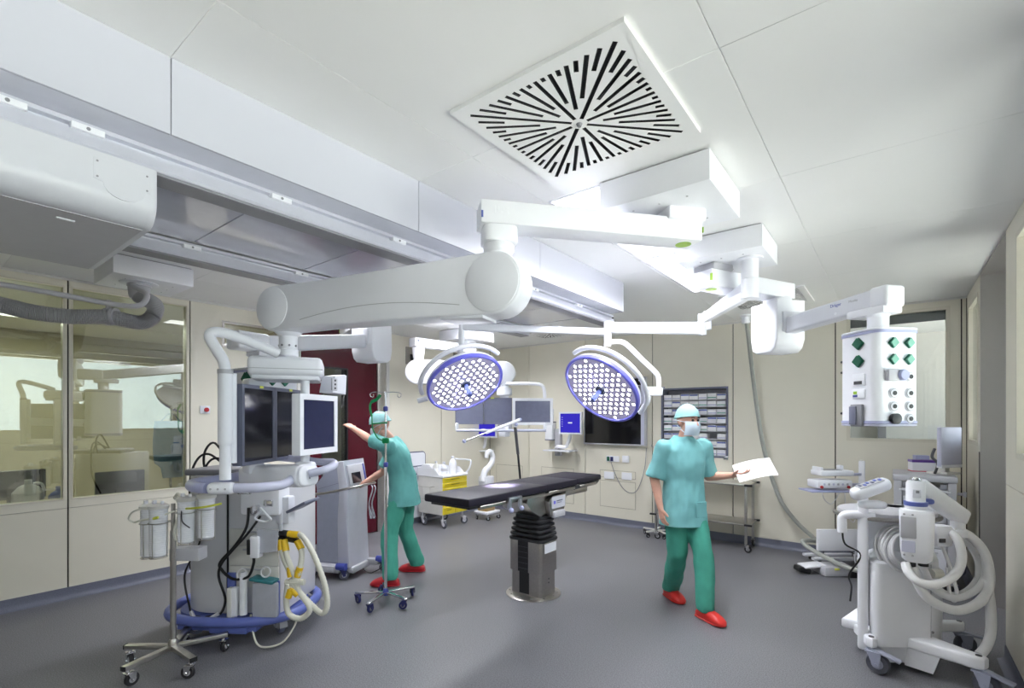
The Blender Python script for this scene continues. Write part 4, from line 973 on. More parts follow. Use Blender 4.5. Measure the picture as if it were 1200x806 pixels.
for (x, y), (z0, z1) in zip(spots, hts):
    prof = [(.040, z0)]; k = 0; z = z0 + .012
    while z < z1 - .02:
        prof += [(.050, z), (.0525, z + .006), (.0485, z + .011)]; z += .014
    prof += [(.054, z1 - .01), (.054, z1)]
    m = MB(); m.lathe(prof, 22, (x, y, 0)); c = part(t, 'canister', m, 'canister', sharp=70)
    m = MB(); m.lathe([(.058, z1 - .006), (.059, z1 + .012), (.042, z1 + .022), (.0001, z1 + .024)], 22, (x, y, 0)); ld = part(c, 'canister_lid', m, 'offwhite')
    m = MB(); m.cyl((x - .025, y, z1 + .02), (x - .025, y, z1 + .045), .012, n=10); m.cyl((x + .025, y, z1 + .02), (x + .025, y, z1 + .04), .010, n=10); part(ld, 'port', m, 'white')
    m = MB(); zz = (z0 + z1) / 2 + .06
    m.torus((x, y, zz), .057, .0028, 24, 6); m.torus((x, y, z0 - .004), .05, .0028, 24, 6)
    for a in (0, 90, 180, 270):
        d = V((math.cos(R(a)), math.sin(R(a)), 0)); m.tube([V((x, y, zz)) + d * .057, V((x, y, z0)) + d * .055, V((x, y, z0 - .004)) + d * .048], .0026, 6, smooth=False)
    m.tube([(x, y, zz) if False else V((x, y, zz)) + (V((0, 0, 0)) - V((x, y, 0))).normalized() * .057, V((0, 0, zz))], .003, 6, smooth=False)
    part(t, 'wire_holder', m, 'steel')
m = MB(); m.tube([(-.10, -.06, 1.06), (-.18, -.10, 1.05), (-.22, -.10, 1.0), (-.20, -.08, .97), (-.15, -.10, .985), (-.03, -.12, 1.01), (.05, -.06, 1.04)], .006, 8); part(t, 'suction_tube', m, 'tube_cream')
m = MB(); m.tube([(-.06, .10, 1.10), (0, .05, 1.14), (.05, .0, 1.10), (.05, -.02, 1.0), (.03, -.03, .90), (.04, -.03, .84)], .010, 8); part(t, 'suction_tube', m, 'tube_cream')
m = MB(); m.tube([(.12, -.05, 1.055), (.2, -.09, 1.065), (.28, -.09, 1.075), (.36, -.06, 1.09)], .007, 8); part(t, 'suction_tube', m, 'lime_bright')
m = MB(); m.tube([(-.05, -.12, 1.0), (-.02, -.14, 1.01), (.0, -.14, 1.015)], .009, 8); part(t, 'suction_tube', m, 'lime_bright')
m = MB(); m.lathe([(.03, 1.06), (.034, 1.085), (.022, 1.10), (.022, 1.13), (.0001, 1.135)], 14, (.06, .02, 0)); vk = part(t, 'selector_valve', m, 'offwhite')
m = MB(); m.box((.06, -.01, 1.115), (.09, .018, .02), .006); part(vk, 'valve_lever', m, 'offwhite')
m = MB(); m.tube([(.09, -.05, 1.05), (.12, -.09, .98), (.15, -.06, .93)], .004, 6); part(t, 'hanging_clip', m, 'darkgrey')

# ---- anaesthesia machine
AC = V(CR * -2.13 + CF * 3.95)
t = thing('anaesthesia_machine', 'tall round-fronted grey anaesthesia machine on blue bumper base with yellow-jointed hoses', 'anaesthesia machine', tuple(AC), YAW - R(4)); am = t
ring = [(.52 * math.copysign(abs(math.cos(a)) ** .75, math.cos(a)), .40 * math.copysign(abs(math.sin(a)) ** .75, math.sin(a)), .175) for a in [2 * PI * i / 40 for i in range(40)]]
m = MB(); m.tube(ring, .036, 12, closed=True, smooth=False); part(t, 'bumper_ring', m, 'blue_mid')
m = MB(); m.prism([(p[0] * .88, p[1] * .82) for p in ring], .130, .185, .008); bs = part(t, 'base_plate', m, 'blue_mid')
m = MB(); m.box((.0, -.30, .125), (.60, .14, .05), .006); m.box((.1, -.36, .12), (.28, .06, .06), .006); part(bs, 'base_skirt', m, 'blue_mid')
for x, y, a in ((-.30, -.22, .4), (.38, -.16, 2.4), (.36, .24, 1.2), (-.36, .22, 5.)): caster(t, (x, y, 0), .060, .04, a, 'lightgrey', 'slate', top=.15, hub='lightgrey', fender='lightgrey')
# body: half-round left end, flat front
ol = [(-.10 + .30 * math.cos(R(a)), .30 * math.sin(R(a))) for a in range(90, 271, 9)] + [(.03, -.30), (.03, .30)]
m = MB(); m.prism(ol, .20, 1.22, .006); bd = part(t, 'round_body', m, 'machine_grey')
m = MB(); m.cyl((-.357, -.165, .52), (-.362, -.169, .52), .045, n=24); m.v = []; m.f = []
m.M = loc(-.10, 0, .52) @ rotz(R(205)) @ loc(.300, 0, 0) @ Matrix.Rotation(R(90), 4, 'Y'); m.lathe([(.055, -.004), (.055, .003), (.0001, .0035)], 24); part(bd, 'cable_hole', m, 'black')
m = MB(); m.box((-.12, -.02, 1.24), (.42, .50, .05), .02, 3); part(bd, 'top_cover', m, 'midgrey')
m = MB(); m.span((.035, -.285, .20), (.44, .27, 1.20), .012); fr = part(t, 'front_cabinet', m, 'machine_grey')
m = MB(); m.box((.033, -.289, .70), (.008, .012, 1.0)); part(fr, 'front_seam', m, 'black')
for z0, z1 in ((.40, .555), (.56, .70), (.705, .83)):
    m = MB(); m.span((.05, -.298, z0), (.43, -.284, z1), .004); d = part(fr, 'drawer', m, 'offwhite')
    m = MB(); m.box((.24, -.303, z1 - .02), (.16, .012, .014), .004); part(d, 'drawer_handle', m, 'lightgrey')
m = MB(); m.box((.31, -.26, 1.05), (.30, .16, .22), .02); sc = part(t, 'breathing_block', m, 'white')
m = MB(); m.box((.20, -.345, 1.11), (.10, .02, .03), .006); part(sc, 'manometer_rail', m, 'chrome')
m = MB(); m.box((.46, -.25, .97), (.10, .10, .20), .015); m.box((.45, -.30, .90), (.03, .02, .16), .01); part(t, 'side_handle', m, 'white2')
m = MB(); m.box((.58, -.22, 1.0), (.16, .24, .02), .006, M=Matrix.Rotation(R(-28), 4, 'Y')); part(t, 'writing_flap', m, 'slate')
m = MB(); m.box((.28, -.34, .98), (.06, .05, .06), .012); m.cyl((.30, -.38, 1.0), (.30, -.33, 1.0), .02, n=12); m.box((.38, -.34, 1.03), (.07, .03, .05), .01); part(t, 'valve_block', m, 'chrome')
m = MB(); m.tube([(.33, -.36, 1.0), (.40, -.40, .96), (.42, -.38, .92), (.36, -.36, .90), (.30, -.38, .93), (.34, -.37, .98)], .008, 8); part(t, 'sampling_loop', m, 'white')
m = MB(); m.box((.30, -.36, .72), (.07, .07, .16), .012); sb = part(t, 'sensor_box', m, 'white')
m = MB(); m.box((.26, -.37, .72), (.03, .05, .11), .006); part(sb, 'sensor_clip', m, 'black')
m = MB(); m.prism([(-.05, -.09), (.09, -.07), (.10, .08), (-.06, .09)], -.005, .005); m.v = [loc(.37, -.37, .76) @ frame((0, 0, 0), (1, 0, 0), z=(0, -1, 0)) @ v for v in m.v]; part(t, 'clear_bag', m, 'bag_clear')
# black cables on the front
m = MB(); m.tube([(.24, -.36, 1.0), (.23, -.37, .86), (.14, -.37, .72), (.02, -.35, .60), (.02, -.34, .54), (.12, -.36, .48), (.24, -.37, .50), (.29, -.38, .60), (.29, -.38, .66)], .010, 8); part(t, 'black_cable', m, 'black')
m = MB(); m.tube([(.33, -.36, .94), (.25, -.38, .82), (.12, -.38, .68), (.03, -.36, .58), (.0, -.34, .48), (.05, -.34, .32), (.02, -.36, .22), (-.08, -.37, .20)], .009, 8); part(t, 'black_cable', m, 'black')
m = MB(); m.tube([(-.14, -.31, 1.16), (-.15, -.315, .95), (-.16, -.315, .75), (-.25, -.29, .60), (-.33, -.25, .48), (-.33, -.25, .38), (-.26, -.30, .26), (-.20, -.35, .205), (-.12, -.37, .20)], .007, 8); part(t, 'black_cable', m, 'black')
m = MB(); m.tube([(-.2, -.36, .23), (-.14, -.39, .19), (-.06, -.39, .185), (.02, -.37, .23)], .014, 8); part(t, 'strain_relief', m, 'lightgrey')
for p in ([(-.20, .02, 1.27), (-.30, -.02, 1.36), (-.38, -.04, 1.33), (-.46, -.02, 1.18), (-.47, .0, .95), (-.40, .05, .75)], [(-.18, .05, 1.28), (-.27, .0, 1.45), (-.34, -.02, 1.38), (-.35, .0, 1.24), (-.25, .02, 1.20)], [(-.10, .0, 1.28), (-.24, -.05, 1.33), (-.33, -.05, 1.22), (-.36, -.02, 1.05), (-.30, .02, .95)]):
    m = MB(); m.tube(p, .009, 8); part(t, 'black_cable', m, 'black')
# bottles and bag at the foot
m = MB(); m.box((.08, -.31, .36), (.06, .02, .30), .004); bh = part(t, 'bottle_holder', m, 'blue_mid')
m = MB(); m.box((.13, -.345, .31), (.05, .05, .21), .008); part(bh, 'white_bottle', m, 'white')
m = MB(); m.box((.10, -.355, .30), (.035, .045, .23), .006); part(bh, 'white_bottle', m, 'offwhite')
m = MB(); m.cyl((.195, -.35, .22), (.195, -.35, .50), .028, n=16); m.cyl((.195, -.35, .50), (.195, -.35, .53), .02, n=12); part(t, 'absorber_tube', m, 'canister')
m = MB(); m.tube([(.16, -.35, .45), (.16, -.37, .52), (.20, -.37, .56), (.23, -.36, .52), (.22, -.36, .42), (.21, -.37, .26)], .006, 6); part(t, 'clear_tube', m, 'tube_white')
m = MB(); m.box((.36, -.315, .34), (.18, .012, .24), .004); bg_ = part(t, 'bag_frame', m, 'blue_mid')
m = MB(); m.box((.36, -.345, .33), (.185, .045, .25), .012); part(bg_, 'waste_bag', m, 'bag_clear')
m = MB(); m.box((.35, -.345, .475), (.18, .10, .025), .01, M=Matrix.Rotation(R(8), 4, 'Y')); tl = part(bg_, 'teal_lid', m, mat('teal', (.02, .17, .20), .4))
m = MB(); m.torus((.36, -.345, .53), .035, .006, 18, 6, Matrix.Rotation(R(80), 4, 'X')); part(tl, 'lid_ring', m, 'tube_white')
m = MB(); m.tube([(.25, -.35, .22), (.27, -.36, .12), (.33, -.40, .03), (.42, -.42, .02), (.52, -.40, .05), (.58, -.36, .14), (.60, -.34, .22)], .007, 8); part(t, 'drain_tube', m, 'tube_cream')
# breathing hoses with yellow joints
def bhose(p): m = MB(); m.tube(p, .021, 12, 14, rf=lambda f, i: .0215 if i % 2 else .0190); part(t, 'breathing_hose', m, 'tube_cream', sharp=70)
bhose([(.55, -.32, .80), (.63, -.33, .79), (.72, -.34, .66), (.80, -.34, .45), (.82, -.34, .30), (.78, -.34, .24), (.70, -.34, .30), (.60, -.36, .42), (.56, -.36, .48)])
bhose([(.50, -.32, .74), (.52, -.35, .66), (.58, -.36, .52), (.62, -.36, .40), (.70, -.36, .28), (.64, -.37, .21), (.55, -.37, .24), (.53, -.37, .34), (.54, -.37, .46)])
bhose([(.59, -.32, .74), (.63, -.34, .66), (.62, -.36, .54), (.60, -.36, .50)]); bhose([(.46, -.32, .74), (.50, -.35, .64), (.55, -.36, .54)])
for a, b in (((.52, -.32, .805), (.60, -.325, .80)), ((.485, -.32, .76), (.515, -.345, .685)), ((.455, -.32, .76), (.475, -.335, .69)), ((.585, -.32, .755), (.625, -.335, .70)), ((.545, -.355, .575), (.56, -.36, .505)), ((.625, -.355, .575), (.605, -.36, .505)), ((.57, -.365, .42), (.615, -.362, .375)), ((.565, -.37, .42), (.545, -.372, .36))):
    m = MB(); m.cyl(a, b, .025, n=14); part(t, 'yellow_joint', m, 'yellow_conn')
m = MB(); m.cyl((.52, -.36, .465), (.66, -.36, .468), .022, n=12); m.box((.585, -.36, .466), (.08, .04, .06), .01); part(t, 'y_piece', m, 'tube_cream')
m = MB(); m.cyl((.44, -.28, .80), (.54, -.32, .80), .026, n=14); m.cyl((.44, -.28, .76), (.49, -.32, .755), .024, n=14); m.cyl((.50, -.28, .76), (.58, -.32, .76), .024, n=14); part(t, 'hose_port', m, 'black')

# ---- grey-blue device trolley in front of the red door
DC = V(CR * -1.80 + CF * 5.24)
t = thing('device_trolley', 'blue-grey wheeled console with slanted top, small screen and handle by the red door', 'medical device', tuple(DC), YAW - R(16))
side_p = [(-.19, .13), (-.205, .92), (-.215, .96), (.0, 1.19), (.10, 1.19), (.145, .92), (.13, .12)]
m = MB(frame((0, 0, 0), (1, 0, 0), z=(0, -1, 0))); m.prism(side_p, -.19, .17, .010); bd = part(t, 'housing', m, 'bluegrey')
m = MB(frame((0, 0, 0), (1, 0, 0), z=(0, -1, 0))); m.prism([(.06, .12), (.055, .60), (.075, .90), (.04, 1.20), (.13, 1.215), (.185, .92), (.175, .60), (.20, .12)], -.185, .182, .012, 3); ff = part(t, 'front_shell', m, 'alu_paint')
m = MB(frame((.155, 0, 1.055), (0, -1, 0), z=(.96, 0, .20))); m.box((.0, .0, .012), (.30, .22, .02), .012); con = part(t, 'console', m, 'lightgrey')
m = MB(frame((.155, 0, 1.055), (0, -1, 0), z=(.96, 0, .20))); m.box((.03, .03, .024), (.16, .11, .004), .002, 1); part(con, 'display', m, 'screen')
m = MB(frame((.155, 0, 1.055), (0, -1, 0), z=(.96, 0, .20))); m.box((-.128, .0, .016), (.03, .21, .02), .006); part(con, 'blue_edge', m, 'blue')
for z in (.955, .895):
    m = MB(); m.box((-.03, -.171, z), (.34, .003, .004), M=Matrix.Rotation(R(-16 if z > .9 else -8), 4, 'Y')); part(bd, 'side_seam', m, 'slate')
m = MB(); m.box((-.06, -.172, .52), (.27, .003, .70), .0014, 1); part(bd, 'side_panel', m, mat('bluegrey2', (.37, .39, .48), .38))
m = MB(); m.tube([(-.33, -.22, .855), (-.10, -.23, .875), (.10, -.22, .915), (.25, -.20, .95), (.28, -.12, .955), (.28, .12, .955), (.24, .20, .945), (.0, .22, .90)], .013, 10, 6); part(t, 'push_bar', m, 'steel')
m = MB(); m.box((-.08, 0, .105), (.36, .44, .09), .03, 3); m.box((.12, 0, .09), (.22, .30, .07), .02); bs = part(t, 'base', m, 'lightgrey')
m = MB(); m.box((.22, .16, .105), (.24, .07, .07), .02); part(bs, 'base_leg', m, 'lightgrey'); m = MB(); m.box((-.10, -.20, .105), (.30, .07, .07), .02); part(bs, 'base_leg', m, 'lightgrey')
for x, y in ((.12, -.20), (.36, .16), (-.26, -.18), (-.22, .2)):
    caster(t, (x, y, 0), .048, .03, .6 + x, 'navy', 'wheel_grey', top=.12)
    m = MB(); m.cyl((x - .05, y, .135), (x + .055, y, .135), .036, n=14); part(t, 'blue_bumper', m, 'blue')
m = MB(); m.tube([(.17, .10, .10), (.22, .05, .04), (.30, .06, .012), (.38, .12, .05), (.40, .16, .1)], .006, 6); part(t, 'power_cord', m, 'black')
m = MB(); m.tube([(-.22, 0, .95), (-.26, -.04, .80), (-.25, -.05, .6), (-.27, -.05, .45), (-.24, -.02, .25)], .006, 6); part(t, 'side_tube', m, 'tube_white')
for dx_ in (0, .035):
    m = MB(); m.tube([(.29 + dx_, .08, .94), (.33 + dx_, .04, .90), (.30 + dx_, .02, .75), (.33 + dx_, .03, .62), (.30 + dx_, .05, .60), (.28 + dx_, .05, .72)], .007, 6); part(t, 'hanging_tube', m, 'bag_clear')

# ---- drip stand
IC = V(CR * ((452 - 600) / FPX * 4.40) + CF * 4.40)
t = thing('drip_stand', 'five-wheeled chrome drip stand with green strap beside the bending person', 'drip stand', tuple(IC), YAW)
star_base(t, 5, .275, .095, R(36), .030, .018, 'chrome', .036, 'navy', 'navy', hub='midgrey', droop=.008)
m = MB(); m.lathe([(.028, .07), (.028, .10), (.016, .13)], 16); part(t, 'base_hub', m, 'blue')
m = MB(); m.cyl((0, 0, .1), (0, 0, 1.24), .0135, n=14); m.cyl((0, 0, 1.2), (0, 0, 1.885), .0095, n=12); part(t, 'pole', m, 'chrome')
for z in (1.235, 1.735):
    m = MB(); m.lathe([(.014, z - .022), (.021, z - .014), (.021, z + .014), (.014, z + .022)], 14); part(t, 'clamp_collar', m, 'blue')
for k in range(4):
    a = R(10 + 90 * k); d = V((math.cos(a), math.sin(a), 0)); m = MB()
    m.tube([V((0, 0, 1.88)), d * .05 + V((0, 0, 1.885)), d * .11 + V((0, 0, 1.88)), d * .135 + V((0, 0, 1.865)), d * .125 + V((0, 0, 1.84)), d * .105 + V((0, 0, 1.845)), d * .105 + V((0, 0, 1.865))], .0035, 6); part(t, 'hook', m, 'chrome')
s = thing('green_strap', 'green infusion strap hanging on the drip stand', 'strap', tuple(IC), YAW)
g1 = [(-.045, -.01, 1.86), (-.075, -.015, 1.82), (-.125, -.015, 1.79), (-.135, -.015, 1.74), (-.12, -.015, 1.66), (-.115, -.015, 1.58), (-.10, -.02, 1.53), (-.06, -.02, 1.47), (-.01, -.02, 1.45)]
m = MB(); m.tube(g1, .010, 8, 6, rf=lambda f, i: .015 if f < .25 else (.010 if f < .5 else .006)); part(s, 'strap_band', m, 'green_strap')
m = MB(); m.tube([(-.115, -.015, 1.60), (-.06, -.02, 1.605), (.02, -.018, 1.61)], .007, 8); part(s, 'strap_band', m, 'green_strap')
m = MB(); m.box((.0, -.0, 1.45), (.06, .05, .05), .012); part(s, 'strap_clip', m, 'green_strap')

# ---- yellow drawer trolley in the far corner
YT = (-5.565, 5.39, 0)
t = thing('drawer_trolley', 'white trolley with yellow drawers in the far left corner', 'trolley', YT)
wx, wy = .27, .26
m = MB(); m.span((-wx, -wy, .20), (wx - .012, wy, .765), .006); bd = part(t, 'body', m, 'offwhite')
def drawer(y0, y1, z0, z1):
    m = MB(); m.span((wx - .012, y0 + .004, z0 + .003), (wx + .006, y1 - .004, z1 - .003), .004); d = part(t, 'drawer', m, 'yellow')
    m = MB(); m.box((wx + .008, (y0 + y1) / 2, (z0 + z1) / 2 + .01), (.004, (y1 - y0) * .35, .012), .001, 1); part(d, 'label_strip', m, mat('olive', (.45, .36, .02), .5))
    m = MB(); m.box((wx + .012, (y0 + y1) / 2, z1 - .012), (.016, (y1 - y0) * .9, .010), .003, 1); part(d, 'grip_lip', m, 'yellow')
for z0, z1 in ((.68, .755), (.60, .68), (.52, .60), (.44, .52)): drawer(-wy, wy, z0, z1)
for z0, z1 in ((.32, .44), (.205, .32)):
    drawer(-wy, .0, z0, z1); drawer(.0, wy, z0, z1)
m = MB(); m.box((0, 0, .775), (.57, .55, .025), .008); tr = part(t, 'tray_top', m, 'white')
for y in (-.268, .268):
    m = MB(frame((0, y, 0), (1, 0, 0), z=(0, -1, 0))); m.prism([(-.28, .785), (-.28, .89), (.10, .89), (.20, .80), (.285, .80), (.285, .785)], -.006, .006); part(tr, 'tray_side', m, 'white')
m = MB(); m.span((-.285, -.27, .785), (-.272, .27, .90)); part(tr, 'tray_back', m, 'white')
m = MB(); m.tube([(-.10, .29, .80), (-.10, .33, .88), (-.08, .35, .98), (.0, .36, .99), (.20, .36, .99), (.27, .355, .97), (.26, .33, .86), (.22, .29, .79)], .013, 8, 5); part(t, 'push_handle', m, 'white')
for x in (-.22, .22):
    for y in (-.21, .21): caster(t, (x, y, 0), .058, .03, .5 + y * 3, 'lightgrey', 'wheel_grey', top=.20, hub='white2')
m = MB()
for z in (.44, .62):
    m.tube([(-.24, -.265, z), (-.24, -.36, z), (.1, -.36, z), (.1, -.265, z)], .004, 6, smooth=False)
for x in (-.24, -.07, .1): m.tube([(x, -.36, .62), (x, -.35, .44), (x, -.265, .40)], .003, 6, smooth=False)
part(t, 'wire_basket', m, 'steel')
def bottle(x, y, prof, label, mt='white', lbl=None):
    b = thing('bottle', label, 'bottle', (YT[0] + x, YT[1] + y, .788), 0, 'bottles on the yellow trolley')
    m = MB(); m.lathe(prof, 20); part(b, 'bottle_body', m, mt)
    h = prof[-1][1]; r = prof[-1][0]; m = MB(); m.lathe([(r * 1.25, h - .002), (r * 1.25, h + .022), (r * .9, h + .026)], 16); part(b, 'cap', m, 'white2')
    rr = max(p[0] for p in prof); m = MB(); m.lathe([(rr + .0006, .05), (rr + .0006, h * .55)], 20); part(b, 'paper_label', m, lbl or 'paper')
bottle(.16, .06, [(.055, 0), (.06, .01), (.06, .17), (.045, .21), (.022, .235), (.020, .25)], 'large white plastic bottle on the yellow drawer trolley')
bottle(.10, -.07, [(.045, 0), (.048, .01), (.048, .12), (.03, .15), (.018, .16), (.018, .17)], 'middle white bottle with grey label on the trolley', 'white2', 'lightgrey')
bottle(.02, -.16, [(.036, 0), (.04, .01), (.04, .14), (.018, .17), (.014, .18)], 'slim bottle beside the white carton on the trolley', 'offwhite')
b = thing('carton', 'white dispenser carton at the back of the yellow trolley', 'box', (YT[0] - .12, YT[1] - .14, .788)); m = MB(); m.prism([(-.12, 0), (.10, 0), (.10, .10), (.06, .15), (-.12, .15)], -.08, .08, .006); m.v = [frame((0, 0, 0), (1, 0, 0), z=(0, -1, 0)) @ v for v in m.v]; part(b, 'carton_body', m, 'white')
m = MB(); m.box((.102, 0, .05), (.003, .10, .05)); part(b, 'printed_panel', m, 'lightgrey')
# ---- white folding board against the left wall
t = thing('transfer_board', 'white board with rounded corners and black edging leaning on the left wall', 'board', (XL + .06, 5.08, 0))
m = MB(frame((0, 0, .95), (0, 1, 0), z=(1, 0, 0))); m.prism(rrect(.50, .33, .05), -.012, .012, .004); bd = part(t, 'upper_board', m, 'white2')
m = MB(); m.tube([V((0.0, p[0], .95 + p[1])) for p in rrect(.51, .34, .055)], .010, 8, closed=True, smooth=False); part(bd, 'black_edging', m, 'navy')
m = MB(); m.box((.014, .05, .90), (.01, .30, .02), .004); part(bd, 'grip_slot', m, 'slate')
m = MB(); m.span((-.02, -.20, .10), (.02, .25, .77), .01); part(t, 'lower_board', m, 'white2')
# ---- small white stand with curved hose next to the trolley
t = thing('suction_unit', 'small white wheeled unit with upturned curved hose beside the yellow trolley', 'medical device', (-5.28, 6.12, 0))
m = MB(); m.box((0, 0, .12), (.30, .34, .05), .02); part(t, 'base', m, 'white2')
m = MB(); m.box((0, -.02, .30), (.20, .22, .32), .02); part(t, 'lower_housing', m, 'wood')
m = MB(); m.box((0, -.02, .58), (.18, .20, .25), .02); part(t, 'upper_housing', m, 'white2')
m = MB(); m.tube([(.0, -.10, .62), (.0, -.06, .78), (.0, .04, .85), (.0, .12, .92), (.0, .14, 1.02), (.0, .08, 1.10), (.0, .0, 1.08), (.0, -.02, 1.0)], .05, 12, 6, rf=lambda f, i: .055 - .02 * f); part(t, 'curved_hose', m, 'white')
for x in (-.11, .11):
    for y in (-.13, .13): caster(t, (x, y, 0), .035, .02, x * 5, 'chrome', 'rubber', top=.1)
# ---- wall fittings on the left wall
t = thing('emergency_switch', 'small white wall plate with red button on the left wall', 'switch', (XL, on_x(240, 480, XL).y, on_x(240, 480, XL).z))
m = MB(); m.box((.006, 0, 0), (.012, .10, .085), .003); part(t, 'plate', m, 'white2')
m = MB(); m.cyl((.010, .012, 0), (.026, .012, 0), .024, n=16); part(t, 'red_button', m, 'clog_crimson')
for (u, v, w_, h_, lb) in ((484, 417.5, .30, .27, 'brown steel wall plate with black socket high on the far left wall'), (536, 418, .22, .16, 'smaller steel wall plate high beside the far corner')):
    p = on_x(u, v, XL); t = thing('wall_plate', lb, 'wall plate', tuple(p)); m = MB(); m.box((.008, 0, 0), (.016, w_, h_), .002, 1); part(t, 'plate', m, 'steel_brushed')
    m = MB(); m.box((.02, -.02, -.02), (.03, .10, .09), .004); part(t, 'socket', m, 'black')
# ---- inside the control room
def screen_back(u0, v0, u1, v1, X, label, w_):
    c = on_x((u0 + u1) / 2, (v0 + v1) / 2, X); a, b = on_x(u0, v1, X), on_x(u1, v0, X); w2, h2 = abs(b.y - a.y), abs(b.z - a.z)
    t = thing('computer_monitor', label, 'monitor', (c.x, c.y, .80)); zc_ = c.z - .80
    m = MB(); m.box((0, 0, zc_), (.05, w2, h2), .012); bd = part(t, 'casing', m, 'black_gloss')
    m = MB(); m.box((-.03, 0, zc_), (.01, w2 - .05, h2 - .05)); part(bd, 'screen', m, 'screen')
    m = MB(); m.box((0.02, 0, max(.04, zc_ - h2 / 2 - .02)), (.05, .10, .10), .01); m.box((0, 0, .008), (.2, .26, .016), .005); part(t, 'foot', m, 'black')
screen_back(112, 549, 170, 581, -6.55, 'black monitor seen from behind through the right-hand observation window', 0)
screen_back(-22, 548, 55, 588, -6.45, 'black monitor behind the left observation window', 0)
mb_ = MB(); mb_.box((0, 0, .78), (.75, 2.3, .04), .006); t = thing('control_desk', 'control-room desk behind the observation windows', 'desk', (-6.55, .5, 0)); part(t, 'desk_top', mb_, 'lightgrey')
for y in (-1.1, 0, 1.1):
    m = MB(); m.box((0, y, .38), (.60, .04, .76), .004); part(t, 'panel_leg', m, 'offwhite')
for (u, v, rr, hh, lb, mt) in ((33, 588, .11, .25, 'white plastic jug behind the left observation window', 'white2'), (68, 585, .07, .17, 'blue plastic jug behind the left observation window', 'blue_mid')):
    p = on_x(u, v, -6.23); t = thing('plastic_jug', lb, 'jug', (p.x, p.y, .80)); m = MB(); m.lathe([(rr * .95, 0), (rr, .02), (rr, hh * .7), (rr * .6, hh * .92), (rr * .25, hh), (rr * .25, hh + .04), (.0001, hh + .04)], 20); part(t, 'jug_body', m, mt)
    m = MB(); m.tube([(0, rr * .3, hh), (0, rr * .8, hh * .98), (0, rr, hh * .7)], .012, 8); part(t, 'jug_handle', m, mt)
ap = on_x(200, 535, -6.28)
t = thing('lead_apron', 'blue lead apron hanging behind the right-hand observation window', 'apron', (ap.x, ap.y, 0)); rings = []
for k in range(12):
    f = k / 11; z = 1.62 - f * .62; w2 = .15 + .03 * math.sin(f * 3) - (.05 if f > .8 else 0); ring = []
    for i in range(16):
        a = 2 * PI * i / 16; ring.append(V(((.035 + .012 * math.sin(3 * a + f * 4)) * math.cos(a), w2 * math.sin(a) + .03 * f, z)))
    rings.append(ring)
m = MB(); m.loft(rings); part(t, 'apron_cloth', m, 'apron', sharp=80)
m = MB(); m.tube([(0, -.10, 1.60), (0, -.04, 1.68), (0, 0, 1.70), (0, .04, 1.68), (0, .10, 1.60)], .007, 8); m.cyl((0, 0, .0), (0, 0, 1.75), .012, n=8); m.lathe([(.18, 0), (.18, .02), (.0001, .03)], 18); part(t, 'hanger_stand', m, 'chrome')

# ================================================================== BACK WALL AND RIGHT HALF
# ---- far monitor pendant
t = thing('monitor_pendant', 'far white ceiling pendant with three monitors before the back wall', 'ceiling pendant', (-4.97, 5.30, CEIL))
ceiling_box(t, -5.26, -4.69, 5.02, 5.59)
P0 = V((-4.95, 5.28, 2.665)); P1 = V((-5.06, 4.45, 2.665))
m = MB(); m.box(P0 + V((0, 0, .08)), (.2, .2, .06), .01); part(t, 'swivel_plate', m, 'white', True)
m = beam(P0, P1, .155, .117, .010, (.12, .10)); ua = part(t, 'upper_arm', m, 'white', True)
dd = (P1 - P0).normalized()
m = MB(frame(P0 - dd * .121 + V((.05, 0, 0)), (1, 0, 0), z=-dd)); m.box((0, 0, 0), (.02, .05, .004)); part(ua, 'lime_tab', m, 'lime', True)
m = MB(frame(P1 + dd * .06 + V((.079, 0, .02)), dd, z=(1, 0, 0))); m.box((0, 0, 0), (.035, .03, .003)); part(ua, 'blue_tab', m, 'slate', True)
m = MB(); m.lathe([(.07, -.20), (.08, -.13), (.085, -.06)], 24, P1); part(t, 'joint_collar', m, 'white', True)
A0 = V((P1.x, P1.y, 2.27)); A1 = at(591, 437, 6.55)
spring_arm(t, A0, A1, .165, .15, .16)
m = MB(); m.cyl(P1 + V((0, 0, -.30)), P1 + V((0, 0, -.17)), .066, n=20); part(t, 'joint_stem', m, 'white', True)
hx, hy = A1.x, A1.y
m = MB(); m.lathe([(.09, 2.16), (.06, 2.12), (.06, 2.06), (.10, 2.05), (.105, 1.96), (.06, 1.94), (.055, 1.86)], 24, (hx, hy, 0)); part(t, 'drop_tube', m, 'white', True)
def facing_monitor(par, u0, u1, v0, v1, tt, fm, sm, bez=.02, th=.05, name='monitor'):
    a, b = at(u0, v1, tt), at(u1, v0, tt); c = (a + b) / 2; return flat_monitor(par, c, CR, -CF, (b - a).dot(CR), abs(b.z - a.z), th, bez, fm, sm, name)
facing_monitor(t, 533.5, 566.5, 466, 497, 6.30, 'slate', 'screen_glare', .012); b, M = facing_monitor(t, 567, 600, 466, 497, 6.30, 'slate', 'screen_glare', .012)
m = MB(M); m.box((-.07, .165, .005), (.04, .012, .003)); part(b, 'yellow_sticker', m, 'lime_bright', True)
facing_monitor(t, 600.5, 648, 466.5, 498, 6.18, 'white', 'screen_glare', .035, name='touch_monitor')
m = beam(at(545, 480, 6.42), at(600, 480, 6.42), .06, .09, .01); part(t, 'monitor_bracket', m, 'white2', True)
m = MB(); m.tube([at(594, 449.5, 6.45), at(612, 449.5, 6.35), at(630, 450, 6.28), at(637, 454, 6.25), at(638.5, 466, 6.24)], .022, 10, 8); part(t, 'grip_tube', m, 'white', True)
m = MB(); m.cyl(at(535, 504.3, 6.26), at(640, 504.3, 6.15), .017, n=12); part(t, 'grip_bar', m, 'lav_light', True)
